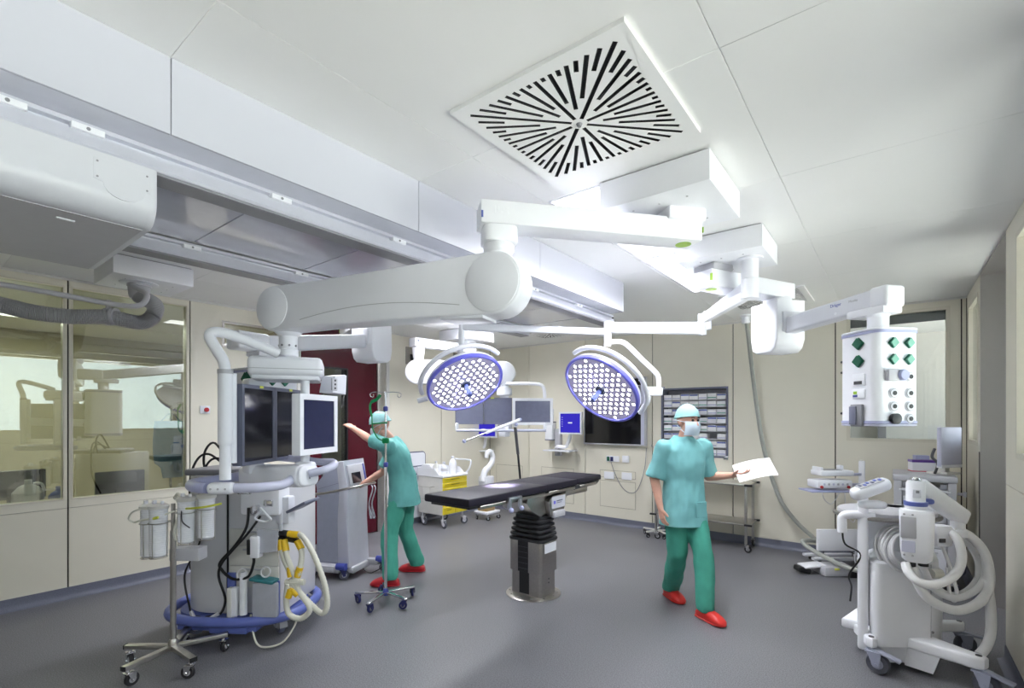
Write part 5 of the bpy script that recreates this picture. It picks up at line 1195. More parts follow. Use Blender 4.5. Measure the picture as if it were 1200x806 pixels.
for u in (535.5, 638.5):
    m = MB(); q = at(u, 500, 6.26 if u < 600 else 6.16); m.box(q, (.035, .035, .10), .008); part(t, 'grip_bracket', m, 'white', True)
m = MB(); m.box(at(591, 507, 6.3), (.12, .10, .10), .015); m.box(at(592, 500, 6.35), (.18, .08, .08), .01); part(t, 'control_unit', m, 'white', True)

# ---- wall-mounted terminals
def terminal(u, label, scr, rail_u=None, hide=False):
    su0, su1, sv0, sv1 = scr; p = on_y(u, 527, YB)
    t = thing('wall_terminal', label, 'computer terminal', (p.x, YB, 1.25))
    d_ = 6.55 if u < 600 else 6.55
    tt = lambda uu: (YB - .30) / ray(uu).y
    a, b = at(su0, sv1, tt(su0)), at(su1, sv0, tt(su1)); c = (a + b) / 2
    bb, M = flat_monitor(t, c, (1, .12, 0), (.12, -1, 0), abs(b.x - a.x) * 1.02, abs(b.z - a.z), .05, .025, 'white2', 'screen_blue')
    m = MB(M); m.box((0, .005, .0005), (.07, .02, .003)); part(bb, 'login_box', m, 'screen_text', True)
    for k in range(5):
        m = MB(M); m.box((-abs(b.x - a.x) * .36, .09 - .035 * k, .0), (.012, .010, .003)); part(bb, 'desktop_icon', m, 'screen_text', True)
    q = on_y(u, 527, YB); y0 = YB
    m = MB(); m.span((q.x - .24, YB - .30, q.z - .012), (q.x + .26, YB - .02, q.z + .008), .004); part(t, 'keyboard_shelf', m, 'white2', True)
    m = MB(); m.span((q.x - .16, YB - .07, q.z - .10), (q.x - .05, YB, q.z + .35), .008); part(t, 'wall_bracket', m, 'lightgrey', True)
    m = MB(); m.tube([(q.x - .10, YB - .10, q.z + .04), (q.x - .02, YB - .16, q.z + .06), (q.x + .10, YB - .18, q.z + .06), (q.x + .15, YB - .17, q.z + .10), (c.x, YB - .21, c.z - .05)], .030, 10, 5); part(t, 'swing_arm', m, 'white', True)
    m = MB(); m.box((c.x, YB - .23, c.z), (.12, .08, .12), .01); part(t, 'monitor_mount', m, 'white', True)
    return t, q
tm, q = terminal(662, 'wall computer terminal with blue login screen left of the dark wall screen', (656, 680.5, 482.5, 508.5))
c = on_y(645.5, 505, YB - .06)
m = MB(); m.box((c.x, YB - .07, c.z), (.14, .13, .30), .01); bx = part(tm, 'computer_box', m, 'white', True)
m = MB(); m.box((c.x, YB - .07, c.z - .145), (.142, .132, .02), .004); m.box((c.x, YB - .07, c.z + .15), (.142, .132, .02), .004); part(bx, 'navy_band', m, 'slate', True)
m = MB(); m.box((c.x + .0, YB - .03, c.z + .26), (.05, .05, .22), .008); part(tm, 'rail_post', m, 'white2', True)
terminal(568, 'wall computer terminal partly hidden behind the far monitor pendant', (552, 580, 494, 512))

# ---- dark wall screen with camera bar
p0, p1 = on_y(684, 520, YB - .08), on_y(756.5, 441, YB - .08)
t = thing('wall_screen', 'large dark wall screen with pale frame behind the right surgical lamp', 'television', ((p0.x + p1.x) / 2, YB, 1.35))
b, M = flat_monitor(t, (p0 + p1) / 2, (1, 0, 0), (0, -1, 0), p1.x - p0.x, p1.z - p0.z, .07, .02, 'lightgrey', 'black_gloss', 'panel')
m = MB(M); m.box(((p1.x - p0.x) / 2 - .045, 0, .003), (.05, p1.z - p0.z - .04, .008)); part(b, 'side_speaker', m, 'lav_light', True)
cc = on_y(748.5, 461, YB - .07)
m = MB(); m.box((cc.x, YB - .06, cc.z), (.07, .06, .25), .01); cb_ = part(t, 'camera_bar', m, 'lightgrey', True)
m = MB(); m.box((cc.x, YB - .092, cc.z + .04), (.045, .008, .14), .003); part(cb_, 'camera_front', m, 'darkgrey', True)
# ---- sockets and thin cable below the screen
def wall_box(u0, v0, u1, v1, th, name, label, mt='white'):
    a, b = on_y(u0, v1, YB), on_y(u1, v0, YB); c = (a + b) / 2; t = thing(name, label, 'socket', (c.x, YB, c.z), 0, 'sockets below the wall screen')
    m = MB(); m.box((0, -th / 2, 0), (b.x - a.x, th, b.z - a.z), .004); part(t, 'plate', m, mt); return t, b.x - a.x, b.z - a.z
t, w_, h_ = wall_box(711, 534.5, 726, 540.5, .02, 'socket_strip', 'white socket strip with two dark sockets below the wall screen')
for k, mt in ((-.33, 'green_dark'), (-.05, 'navy')):
    m = MB(); m.box((w_ * k, -.024, 0), (w_ * .22, .012, h_ * .75), .004); part(t, 'socket', m, mt)
wall_box(730, 534, 737.5, 541.5, .03, 'wall_switch', 'small square white wall box right of the socket strip')
wall_box(708.5, 553, 720, 560.5, .02, 'wall_socket', 'left white flap socket in the service hatch'); wall_box(729, 554, 740.5, 561.5, .02, 'wall_socket', 'right white flap socket in the service hatch')
c0 = on_y(716, 541, YB - .02); pts = [c0] + [on_y(u, v, YB - .02) for u, v in ((720, 553), (726, 566), (732, 574), (739, 577.5), (746, 575), (752, 562), (756, 545), (757.5, 525))]
m = MB(); m.tube(pts, .005, 6, 6); single('cable', m, 'midgrey', 'thin grey cable looping from the socket strip up to the wall screen', 'cable', p=tuple(c0))

# ---- built-in supply cabinet full of small cartons
t = thing('supply_cabinet', 'built-in shelf cabinet in the back wall with rows of small cartons', 'cabinet', ((ca + cb) / 2, YB, cz0)); sc = t
dp = .22
m = MB(); m.span((ca, YB + dp - .01, cz0), (cb, YB + dp, cz1)); part(t, 'back_panel', m, 'lightgrey', True)
for a, b in ((ca, ca + .025), (cb - .025, cb)):
    m = MB(); m.span((a, YB - .008, cz0), (b, YB + dp, cz1)); part(t, 'side_panel', m, 'slate', True)
for a, b in ((cz0, cz0 + .02), (cz1 - .025, cz1)):
    m = MB(); m.span((ca + .025, YB - .008, a), (cb - .025, YB + dp, b)); part(t, 'rail', m, 'slate', True)
rows_v = [464.5, 473, 482.5, 492.5, 502, 511.5, 521, 530.5]; ww = cb - ca - .06
for x in (ca + .03, cb - .03):
    m = MB(); m.span((x - .03, YB - .018, (cz0 if x > -2 else cz1) - .02), (x + .03, YB - .004, (cz0 if x > -2 else cz1) + .03), .005); part(t, 'lock', m, 'chrome', True)
CART = {}
for nm, mt in (('a', 'paper'), ('b', 'white'), ('c', 'white2')):
    CART[nm] = MB().box((0, 0, .5), (1, 1, 1), .03, 1).mesh('carton', mt)
STRIP = {n: MB().box((0, 0, 0), (1, 1, 1)).mesh('label_strip', mt) for n, mt in (('blue', 'blue_mid'), ('lav', 'lavender'), ('teal', 'green_pale'))}
order = ['top', 'second', 'third', 'fourth', 'fifth', 'sixth', 'seventh', 'bottom']; colname = ['first', 'second', 'third', 'fourth', 'fifth', 'sixth', 'last']
for r_, v in enumerate(rows_v):
    zs = on_y(851, v, YB + .1).z - .035
    m = MB(); m.span((ca + .026, YB + .02, zs - .012), (cb - .026, YB + dp - .01, zs), 0); sh = part(sc, 'shelf', m, 'lightgrey', True)
    for k in range(7):
        if (r_, k) in ((7, 2), (5, 5), (6, 3), (7, 0)): continue
        w2 = ww / 7; x = ca + .03 + w2 * (k + .5); h2 = .070 + .012 * random.random()
        kind = random.choice('aabc'); st = 'blue' if (r_ in (3, 4) and k > 4) or random.random() < .25 else random.choice(('lav', 'teal'))
        o = bpy.data.objects.new('carton', None); COL.objects.link(o); o.location = (x, YB + .084, zs)
        tag(o, '%s small carton from the left on the %s shelf of the wall cabinet' % (colname[k], order[r_]), 'box', 'cartons in the supply cabinet'); INV[o.name] = Matrix()
        put(o, 'carton_body', CART[kind], Matrix.Diagonal((w2 * .93, .15, h2, 1)))
        put(o, 'label_strip', STRIP[st], loc(0, -.0755, h2 * (.80 if st == 'blue' else .28)) @ Matrix.Diagonal((w2 * .9, .002, h2 * (.24 if st == 'blue' else .16), 1)))

# ---- steel side table behind the walking person
p = on_floor(874, 646)
t = thing('instrument_table', 'two-tier steel instrument table on casters against the back wall', 'table', (-2.0, 6.72, 0))
x0, x1, y0, y1 = -.62, .60, -.22, .22
for z, th in ((.815, .022), (.33, .018)):
    m = MB(); m.span((x0, y0, z), (x1, y1, z + th), .004); tp = part(t, 'table_top' if z > .5 else 'lower_shelf', m, 'steel')
    for x, y in ((x0, y0), (x1, y0), (x0, y1), (x1, y1)):
        m = MB(); m.box((x * .985, y * .97, z + th / 2), (.09, .035, th * 1.25), .004); part(tp, 'corner_cap', m, 'black')
for x in (x0 + .04, x1 - .04):
    for y in (y0 + .03, y1 - .03):
        m = MB(); m.box((x, y, .46), (.03, .03, .71), .003); part(t, 'leg', m, 'steel')
        caster(t, (x, y, 0), .042, .024, .8 + y * 4, 'chrome', 'rubber', top=.12)
# ---- wheeled pole stand by the wall
p = on_floor(771, 628)
t = thing('drip_stand', 'slim wheeled pole stand against the back wall beside the walking person', 'drip stand', tuple(p), .2)
star_base(t, 5, .22, .085, R(20), .026, .018, 'offwhite', .030, 'black', 'rubber')
m = MB(); m.cyl((0, 0, .07), (0, 0, 1.25), .011, n=12); m.lathe([(.026, .07), (.024, .10), (.012, .12)], 14); part(t, 'pole', m, 'chrome')
m = MB(); m.tube([(-.09, 0, 1.28), (-.08, 0, 1.25), (0, 0, 1.24), (.08, 0, 1.25), (.09, 0, 1.28)], .004, 6); part(t, 'hook', m, 'chrome')

# ---- long hose from the ceiling to the floor machine
pts = [on_z(874, 372, CEIL - .03)] + [at(u, v, tt) for u, v, tt in ((877, 395, 6.2), (881, 430, 6.2), (886, 470, 6.15), (893, 515, 6.1), (903, 555, 6.05), (916, 588, 6.0), (934, 612, 5.95), (950, 627, 5.85), (962, 637, 5.75), (955, 633.5, 5.6), (941, 634, 5.5), (948, 642, 5.4), (968, 653, 5.2), (990, 664, 5.05), (1006, 668.5, 4.95))]
for q in pts: q.z = max(q.z, .03); q.y = min(q.y, 6.94)
m = MB(); m.tube(pts, .024, 12, 8); h = thing('supply_hose', 'long grey-green hose curving from the ceiling down to the floor at right', 'hose', tuple(pts[0])); part(h, 'hose_tube', m, mat('hose_green', (.36, .37, .34), .4), True)
m = MB(); c = pts[0]; m.lathe([(.07, CEIL), (.07, CEIL - .012), (.05, CEIL - .03), (.05, CEIL - .10)], 20, (c.x, c.y, 0)); part(h, 'ceiling_socket', m, 'white', True)

# ---- pump shelf on a pole by the back wall
BC = V((-.33, 6.55, 0)); tt0 = 5.50
t = thing('pump_stand', 'white pole stand with lavender tray and two infusion pumps by the back wall', 'medical stand', tuple(BC))
px = at(1010, 560, 5.55)
m = MB(); m.box((px.x, px.y, .62), (.06, .06, 1.10), .01); post = part(t, 'post', m, 'white', True)
for v0, nm in ((556, 0), (568, 1)):
    a = at(993, v0, 5.50); m = beam(a, V((px.x, px.y, a.z)), .035, .03, .006); part(t, 'bracket_arm', m, 'lav_light', True)
c = at(970, 573, 5.42)
m = MB(frame(c, CR)); m.box((0, .0, -.012), (.50, .26, .018), .006); part(t, 'tray', m, 'lavender', True)
for (u, v, w_, h_, k) in ((972, 566, .38, .085, 0), (975, 553.5, .36, .06, 1)):
    c = at(u, v, 5.42); M = frame(c, CR); m = MB(M); m.box((0, 0, 0), (w_, .20, h_), .015); b = part(t, 'infusion_pump', m, 'white', True)
    if k == 0:
        for i in range(6):
            m = MB(M); m.box((-.12 + .05 * i, -.103, .0), (.022, .006, .022), .003, 1); part(b, 'key', m, 'lightgrey' if i % 2 else 'lav_light', True)
        for i in (-.15, .14):
            m = MB(M); m.cyl((i, -.10, -.03), (i, -.112, -.03), .016, n=12); part(b, 'dial', m, 'clog_crimson', True)
    else:
        m = MB(M); m.box((-.03, 0, h_ / 2), (.20, .14, .006), .002, 1); part(b, 'display', m, 'midgrey', True)
        m = MB(M); m.box((-.16, 0, .03), (.03, .16, .07), .008); part(b, 'syringe_clamp', m, 'white', True); m = MB(M); m.box((.10, .02, .055), (.05, .06, .05), .01); part(b, 'pump_knob', m, 'white', True)
m = MB(); m.box(at(1009, 545, 5.55), (.04, .04, .12), .01); part(t, 'pole_clamp', m, 'offwhite', True)
bM = frame(V((px.x - .05, px.y, .05)), CR)
m = MB(bM); m.box((-.22, -.05, .02), (.62, .06, .03), .008); m.box((-.22, .12, .02), (.62, .06, .03), .008); part(t, 'base', m, 'white2', True)
for u, du in ((-.45, 0), (.05, 0)):
    m = MB(bM); m.cyl((u, -.05, -.03), (u, -.05, .01), .02, n=10); m.cyl((u, .12, -.03), (u, .12, .01), .02, n=10); part(t, 'foot', m, 'black', True)
m = MB(); m.tube([at(985, 575, 5.42), at(975, 590, 5.42), at(966, 585, 5.42), at(963, 575, 5.42)], .004, 6); m.tube([at(990, 576, 5.42), at(992, 600, 5.42), at(1000, 612, 5.42), at(1005, 600, 5.45)], .004, 6); part(t, 'infusion_line', m, 'tube_white', True)
# floor machine: white panel, pedal, cables
p = on_floor(985, 660)
t = thing('foot_unit', 'white floor unit with upright panel, black pedal and tangled cables by the back wall', 'medical device', tuple(p), YAW)
M0 = INV[t.name]; L = lambda u, v, tt: M0 @ at(u, v, tt)
m = MB(); a = L(957.5, 645, 5.42); b = L(1012, 620, 5.42); m.span((a.x, a.y - .02, a.z), (b.x, a.y + .02, b.z), .006); part(t, 'upright_panel', m, 'white')
m = MB(); c = L(949, 652, 5.25); m.box((c.x + .02, c.y, .085), (.22, .16, .02), .006, M=Matrix.Rotation(R(-6), 4, 'Y')); m.box((c.x + .11, c.y, .05), (.02, .16, .10), .004); pd = part(t, 'pedal_cover', m, 'white')
m = MB(); m.box((c.x - .08, c.y, .04), (.14, .12, .06), .02, M=Matrix.Rotation(R(14), 4, 'Y')); part(pd, 'pedal', m, 'black')
c = L(980, 655, 5.2); m = MB(); m.span((c.x - .18, c.y - .1, .005), (c.x + .14, c.y + .12, .10), .01); bd = part(t, 'floor_box', m, 'lightgrey')
m = MB(); m.box((c.x - .06, c.y - .104, .085), (.05, .006, .02)); part(bd, 'yellow_label', m, 'lime_bright')
for pth in (((-.26, -.10, .13), (-.26, -.12, .22), (-.2, -.1, .23), (.0, -.1, .23), (.12, -.1, .21), (.12, -.12, .06)), ((-.3, .02, .25), (-.1, -.06, .2), (.06, -.1, .24), (.1, -.05, .10)), ((.0, -.08, .2), (.1, -.1, .14), (.2, -.05, .3), (.26, .0, .45))):
    m = MB(); m.tube(pth, .006, 6, 6); part(t, 'cable', m, 'darkgrey')
m = MB(); c = L(1004, 657, 5.1); m.prism([(-.08, 0), (.08, 0), (.045, .11), (-.045, .11)], -.03, .03, .004); m.v = [loc(c.x, c.y, 0) @ frame((0, 0, 0), (1, 0, 0), z=(0, -1, 0)) @ v for v in m.v]; part(t, 'black_shoe', m, 'black')
m = MB(); m.tube([(c.x, c.y, .11), (c.x - .02, c.y, .2), (c.x + .0, c.y, .3)], .008, 6); part(t, 'shoe_cable', m, 'lightgrey')

# ---- grey supply cart under the back window, with the things on it
p = at(1086, 560, 5.0)
t = thing('supply_cart', 'light grey wheeled cart in the right corner below the window', 'cart', (p.x, 6.30, 0)); SCX = p.x
x0, x1 = at(1046, 560, 4.85).x - p.x, at(1122, 560, 4.85).x - p.x - .03; y0, y1 = -.25, .35
m = MB(); m.span((x0, y0, 1.05), (x1, y1, 1.11), .012); part(t, 'cart_top', m, 'lightgrey')
for x in (x0 + .04, x1 - .04):
    for y in (y0 + .04, y1 - .04):
        m = MB(); m.span((x - .03, y - .03, .12), (x + .03, y + .03, 1.05), .004); part(t, 'post', m, 'lightgrey')
        caster(t, (x, y, 0), .05, .03, .9, 'chrome', 'rubber', top=.12)
m = MB(); m.span((x0 + .07, y0 + .05, .14), (x1 - .07, y1 - .03, 1.0), .006); part(t, 'inner_box', m, 'lightgrey')
for z0, z1 in ((.14, .42), (.43, .66), (.67, .90)):
    m = MB(); m.span((x0 + .08, y0 + .03, z0), (x1 - .08, y0 + .05, z1), .004); d = part(t, 'drawer', m, 'white2')
    m = MB(); m.box(((x0 + x1) / 2, y0 + .022, z1 - .03), (.2, .02, .02), .005); part(d, 'drawer_handle', m, 'lightgrey')
m = MB(); m.cyl((x0 + .05, y0 + .02, .965), (x1 - .05, y0 + .02, .965), .012, n=10); part(t, 'front_rail', m, 'white')
for x in (x0 + .10, x1 - .10):
    m = MB(); m.box((x, y0 + .01, 1.01), (.05, .03, .05), .006); part(t, 'catch', m, 'midgrey')
for k in (.0,):
    m = MB(); m.cyl((x1 + .0, y0 + .06, .95), (x1 + .05, y0 + .06, .95), .014, n=10); m.box((x1 + .05, y0 + .06, .95), (.02, .05, .05), .006); part(t, 'side_catch', m, 'lightgrey')
def carton(name, u0, v0, u1, v1, tt, dep, label, bands, base=1.11):
    a, b = at(u0, v1, tt), at(u1, v0, tt); w_ = (b - a).length; w_ = (b - a).dot(CR); h_ = b.z - a.z; c = (a + b) / 2
    o = thing(name, label, 'box', (c.x, c.y, base), YAW - R(22)); m = MB(); m.box((0, dep / 2, h_ / 2), (w_, dep, h_), .002, 1); part(o, 'carton_body', m, 'white')
    for f0, f1, mt in bands:
        m = MB(); m.box((0, dep / 2, h_ * (f0 + f1) / 2), (w_ + .002, dep + .002, h_ * (f1 - f0))); part(o, 'printed_band', m, mt)
    return o
o = carton('glove_box', 1072.5, 542, 1102.5, 555.5, 4.95, .12, 'white carton with purple and red bands on the supply cart', ((0, .07, 'crimson'), (.80, 1.003, 'purple')))
carton('tissue_box', 1075, 525, 1087.5, 542, 5.12, .09, 'lavender upright carton behind the banded carton', ((.0, 1.003, 'lavender'),))
c = at(1116.5, 523, 4.75)
o = thing('computer_monitor', 'grey flat monitor on the supply cart seen from its back', 'monitor', (c.x - .06, 6.3, 1.11))
a, b = at(1108.5, 545, 4.75), at(1125, 499, 4.75)
m = MB(frame(V((c.x - .03, 6.28, 0)), (.55, .83, 0))); m.box((0, 0, c.z), (.30, .04, .375), .01); cs = part(o, 'casing', m, 'lav_light', True)
m = MB(frame(V((c.x - .03, 6.28, 0)), (.55, .83, 0))); m.box((0, 0, c.z - .185), (.29, .05, .03), .006); part(cs, 'lower_bezel', m, 'white2', True)
m = MB(frame(V((c.x - .03, 6.28, 0)), (.55, .83, 0))); m.box((0, .05, c.z - .12), (.07, .07, .30), .01); m.box((0, .05, 1.122), (.2, .18, .022), .005); part(o, 'foot', m, 'offwhite', True)
m = MB(); m.tube([(c.x - .14, 6.2, 1.36), (c.x - .16, 6.18, 1.28), (c.x - .12, 6.18, 1.22), (c.x - .14, 6.2, 1.12)], .012, 8); part(o, 'monitor_cable', m, 'darkgrey', True)

# ---- contrast injector / suction cart in the right foreground
RCt = V(CR * 2.70 + CF * 3.36)
t = thing('injector_cart', 'white wheeled equipment cart with looped white hoses in the right foreground', 'medical cart', tuple(RCt), YAW)
M0 = INV[t.name]; W = lambda u, v, tt: M0 @ at(u, v, tt)
# front shell: curved plan, tapering downwards
def shell_ring(z, x0, x1, y0, y1, r=.10):
    ol = rrect(x1 - x0 + .05, y1 - y0, r, 6, (x0 + x1) / 2 - .035, (y0 + y1) / 2); return [V((a + .72 * (b + .16), b, z)) for a, b in ol]
a, b = W(1022, 660, 3.25), W(1100, 660, 3.25)
xa, xb = a.x, b.x
rings = [shell_ring(.16, xa + .01, xb + .0, -.16, .30), shell_ring(.40, xa, xb + .01, -.17, .30), shell_ring(.70, xa - .0, xb - .02, -.15, .30), shell_ring(.715, xa + .03, xb - .05, -.12, .28)]
m = MB(); m.loft(rings); sh = part(t, 'front_shell', m, 'white', sharp=30)
m = MB(); m.box((xb - .10, -.168, .44), (.0025, .004, .52)); part(sh, 'shell_seam', m, 'lightgrey')
m = MB(); m.cyl((xb - .09, -.165, .26), (xb - .09, -.172, .26), .008, n=10); part(sh, 'screw', m, 'midgrey')
m = MB(); m.loft([shell_ring(.045, xa + .05, xb - .03, -.13, .26, .08), shell_ring(.16, xa + .03, xb - .02, -.15, .28, .08)]); part(t, 'lower_shell', m, 'white2')
m = MB(loc(xa - .025, -.06, .62) @ rotz(R(-36))); m.box((0, 0, 0), (.06, .10, 1.02), .02, 3); part(t, 'side_post', m, 'white')
m = MB(loc(xa + .34, .18, .86) @ rotz(R(-36))); m.box((0, 0, 0), (.30, .16, .32), .02); part(t, 'back_column', m, 'white')
# legs and casters
fp = {}
for nm, (u, v) in {'a': (1021, 786), 'b': (1008, 748), 'c': (1147, 812), 'd': (1124, 765)}.items(): fp[nm] = M0 @ on_floor(u, v)
def foot(p, q, w_, z0, z1):
    q = V((q[0], q[1], 0)); d = (V(p) - q); d.z = 0; L_ = d.length; d.normalize(); M = frame((q[0], q[1], 0), d); m = MB(M)
    m.prism([(-.02, -w_), (L_ - .04, -w_ * .62), (L_ + .01, -w_ * .55), (L_ + .035, 0), (L_ + .01, w_ * .55), (L_ - .04, w_ * .62), (-.02, w_)], z0, z1, .016, 3)
    b = part(t, 'base_leg', m, 'white'); m = MB(); m.lathe([(.016, z1 - .002), (.016, z1 + .002), (.0001, z1 + .0022)], 14, (p[0], p[1], 0)); part(b, 'caster_plug', m, 'darkgrey')
foot(fp['a'], (xa + .04, .02), .055, .155, .225); foot(fp['b'], (xa + .03, .14), .05, .155, .225); foot(fp['d'], (xb - .06, .12), .05, .155, .225)
pc = fp['c']; q = V((xb - .16, -.10, 0)); d = (pc - q); d.z = 0; L_ = d.length; d.normalize()
m = MB(frame((q.x, q.y, 0), d, z=(0, 0, 1))); m.prism([(-.04, -.11), (.18, -.075), (L_, -.045), (L_ + .035, -.02), (L_ + .035, .03), (L_, .045), (.12, .06), (-.04, .10)], .15, .225, .016, 3); lg = part(t, 'base_leg', m, 'white')
m = MB(frame((q.x, q.y, 0), d, z=(0, 0, 1))); m.loft([[V((x, y, z)) for x, y in ((-.04 + s_, -.10 + s_ * .4), (.18 - s_ * 1.2, -.07 + s_ * .3), (.14 - s_, .05), (-.03 + s_ * .5, .08))] for z, s_ in ((.165, 0), (.03, .035))]); part(lg, 'leg_fairing', m, 'white')
m = MB(); m.lathe([(.016, .224), (.016, .228), (.0001, .2282)], 14, (pc.x, pc.y, 0)); part(lg, 'caster_plug', m, 'darkgrey')
for nm, yw in (('a', -.9), ('b', -.4), ('c', -1.0), ('d', -.2)):
    p = fp[nm]; caster(t, (p.x, p.y, 0), .066, .045, yw, 'bluegrey', 'wheel_grey', top=.16, hub='bluegrey')
    m = MB(loc(p.x, p.y, 0) @ rotz(yw)); m.box((.075, 0, .135), (.17, .055, .014), .005, M=Matrix.Rotation(R(14), 4, 'Y')); part(t, 'brake_pedal', m, 'bluegrey')
# table disc with steel rim
zt = 1.0; pr = W(1040, 603, 3.2)
m = MB(); m.prism(circ(.30, 40, xa + .22, .06, .24), .975, 1.02, .008); tp = part(t, 'table_plate', m, 'lightgrey')
rim = [(xa + .22 + .315 * math.cos(R(a)), .06 + .25 * math.sin(R(a)), .985) for a in range(150, 391, 8)]
m = MB(); m.tube(rim, .014, 10, smooth=False); part(tp, 'steel_rim', m, 'steel_brushed')
m = MB(); m.tube([(xa + .02, -.10, 1.0), (xa - .10, -.06, 1.005), (xa - .14, -.03, .985), (xa - .145, -.03, .93), (xa - .143, -.03, .88)], .028, 12, 6); gr = part(t, 'hanging_grip', m, 'white')
m = MB(); m.tube([(xa - .143, -.03, .88), (xa - .13, -.04, .80), (xa - .06, -.09, .74), (xa - .11, -.05, .6), (xa - .06, 0, .50), (xa - .07, .0, .4)], .006, 8); part(gr, 'grip_cable', m, 'black')
# keypad handle
hM = frame(W(1020, 573, 3.18), (.93, .05, .30), z=(-.3, -.25, .92))
m = MB(hM); m.box((0, 0, 0), (.26, .085, .085), .035, 4); kp = part(t, 'control_handset', m, 'white')
m = MB(hM); m.box((0, 0, .043), (.17, .05, .006), .002, 1); part(kp, 'keypad', m, 'lightgrey')
for k in range(6):
    m = MB(hM); m.box((-.065 + .026 * k, .006 * (-1) ** k, .047), (.016, .02, .005), .001, 1); part(kp, 'key', m, 'blue_mid' if k % 3 else 'slate')
m = MB(); c = W(1022, 591, 3.18); m.box((c.x, c.y, c.z), (.15, .09, .05), .022, 3); part(t, 'handset_rest', m, 'white')
# coiled white cable hung on the back
cc = W(1058, 642, 3.20)
for k in range(12):
    rr = .108 + .008 * (k % 5); m = MB(); m.torus(cc + V((.006 * (k % 3), .012 * k - .05, -.006 * (k % 4))), rr, .0075, 36, 8, Matrix.Rotation(R(82 + 3 * (k % 3)), 4, 'X')); part(t, 'coiled_cable', m, 'tube_white')
# injector head body
hc_ = W(1074, 630, 3.0); x, y = hc_.x, hc_.y
zz = lambda v: 1.65 + (HOR - v) / FPX * 3.0
HM = loc(x, y, 0) @ rotz(R(-38))
rings = []
for z, sx, sy in ((zz(657), .055, .06), (zz(653), .072, .075), (zz(640), .080, .085), (zz(600), .084, .085), (zz(597), .078, .078), (zz(596), .06, .06)):
    rings.append([HM @ V((a, b, z)) for a, b in rrect(sx * 2, sy * 2, .035, 4)])
m = MB(); m.loft(rings); ih = part(t, 'injector_head', m, 'white', sharp=40)
m = MB(HM); m.box((-.04, -.084, zz(616)), (.075, .012, .13), .005); part(ih, 'side_recess', m, 'lightgrey')
m = MB(HM); m.box((-.04, -.086, zz(638)), (.065, .006, .07), .002, 1); part(ih, 'type_label', m, 'lav_light')
for a, b in ((-.06, 601), (-.02, 601), (-.06, 648), (-.02, 648)):
    m = MB(HM); m.cyl((a, -.083, zz(b)), (a, -.090, zz(b)), .006, n=8); part(ih, 'screw', m, 'lightgrey')
m = MB(); m.lathe([(.050, zz(596)), (.056, zz(593)), (.056, zz(590)), (.048, zz(588)), (.048, zz(566)), (.040, zz(563)), (.0001, zz(562))], 24, (x - .005, y, 0)); nk = part(t, 'injector_neck', m, 'white')
m = MB(); m.lathe([(.058, zz(592)), (.060, zz(590)), (.060, zz(587.5)), (.05, zz(587))], 24, (x - .005, y, 0)); part(nk, 'blue_collar', m, 'blue_mid')
m = MB(); m.box((x + .075, y + .02, zz(588)), (.07, .06, .035), .015); part(nk, 'blue_knob', m, 'blue_mid')
m = MB(HM); m.box((.0, -.05, zz(577)), (.04, .008, .05), .002, 1); part(nk, 'switch_plate', m, 'white2')
m = MB(HM); m.box((.004, -.055, zz(575)), (.016, .006, .016)); part(nk, 'rocker', m, 'midgrey')
m = MB(); m.lathe([(.03, zz(562)), (.022, zz(559.5)), (.0001, zz(559))], 10, (x - .005, y, 0)); part(nk, 'chrome_top', m, 'chrome')
# carrying arm
a0, a1 = V((x + .02, y + .03, zz(568))), W(1124, 604, 3.12)
m = beam(a0, V(a1), .085, .10, .022, (0, .04), 3); part(t, 'carrying_arm', m, 'white')
m = MB(); m.lathe([(.05, a1.z - .13), (.05, a1.z - .09), (.038, a1.z - .08), (.038, a1.z - .03)], 18, (a1.x - .01, a1.y, 0)); jn = part(t, 'arm_joint', m, 'white')
bb_ = W(1102, 627, 3.08); m = MB(); m.box((bb_.x, bb_.y, bb_.z), (.10, .07, .13), .012); hb = part(t, 'hose_clamp', m, 'white')
m = MB(); m.box((bb_.x - .02, bb_.y - .037, bb_.z - .025), (.04, .006, .025), .004); part(hb, 'black_mark', m, 'darkgrey')
m = MB(); m.cyl((bb_.x - .06, bb_.y, bb_.z + .02), (bb_.x - .10, bb_.y, bb_.z + .02), .022, n=12); part(hb, 'clamp_shaft', m, 'white2')
# loops of white hose
def hose(pts, r=.025): m = MB(); m.tube([W(*q) for q in pts], r, 12, 8); part(t, 'white_hose', m, 'tube_white')
hose([(1112, 622, 3.08), (1122, 632, 3.0), (1127, 650, 2.95), (1123, 668, 2.92), (1110, 680, 2.90), (1092, 685, 2.90), (1075, 681, 2.92), (1065, 671, 2.96), (1061, 660, 3.0)])
hose([(1116, 620, 3.12), (1135, 627, 3.1), (1152, 645, 3.08), (1159, 668, 3.06), (1158, 690, 3.04), (1147, 706, 3.0), (1125, 715, 2.97), (1105, 711, 2.95), (1087, 700, 2.96), (1077, 686, 2.98), (1068, 664, 3.0)], .027)
hose([(1117, 619, 3.14), (1140, 630, 3.12), (1153, 650, 3.1), (1154, 675, 3.08), (1143, 692, 3.06), (1120, 701, 3.05), (1100, 694, 3.04), (1090, 682, 3.03), (1081, 662, 3.02)], .020)
hose([(1116, 624, 3.18), (1132, 634, 3.16), (1145, 655, 3.15), (1146, 675, 3.14), (1136, 690, 3.13), (1120, 697, 3.12), (1104, 693, 3.1), (1096, 684, 3.08)], .018)
hose([(1158, 690, 3.05), (1161, 715, 3.03), (1161, 740, 3.02), (1156, 757, 3.01), (1148, 767, 3.0)], .026)
hose([(1104, 640, 3.14), (1112, 660, 3.12), (1118, 680, 3.1), (1122, 698, 3.08), (1117, 704, 3.08), (1112, 690, 3.1), (1110, 665, 3.12)], .010)
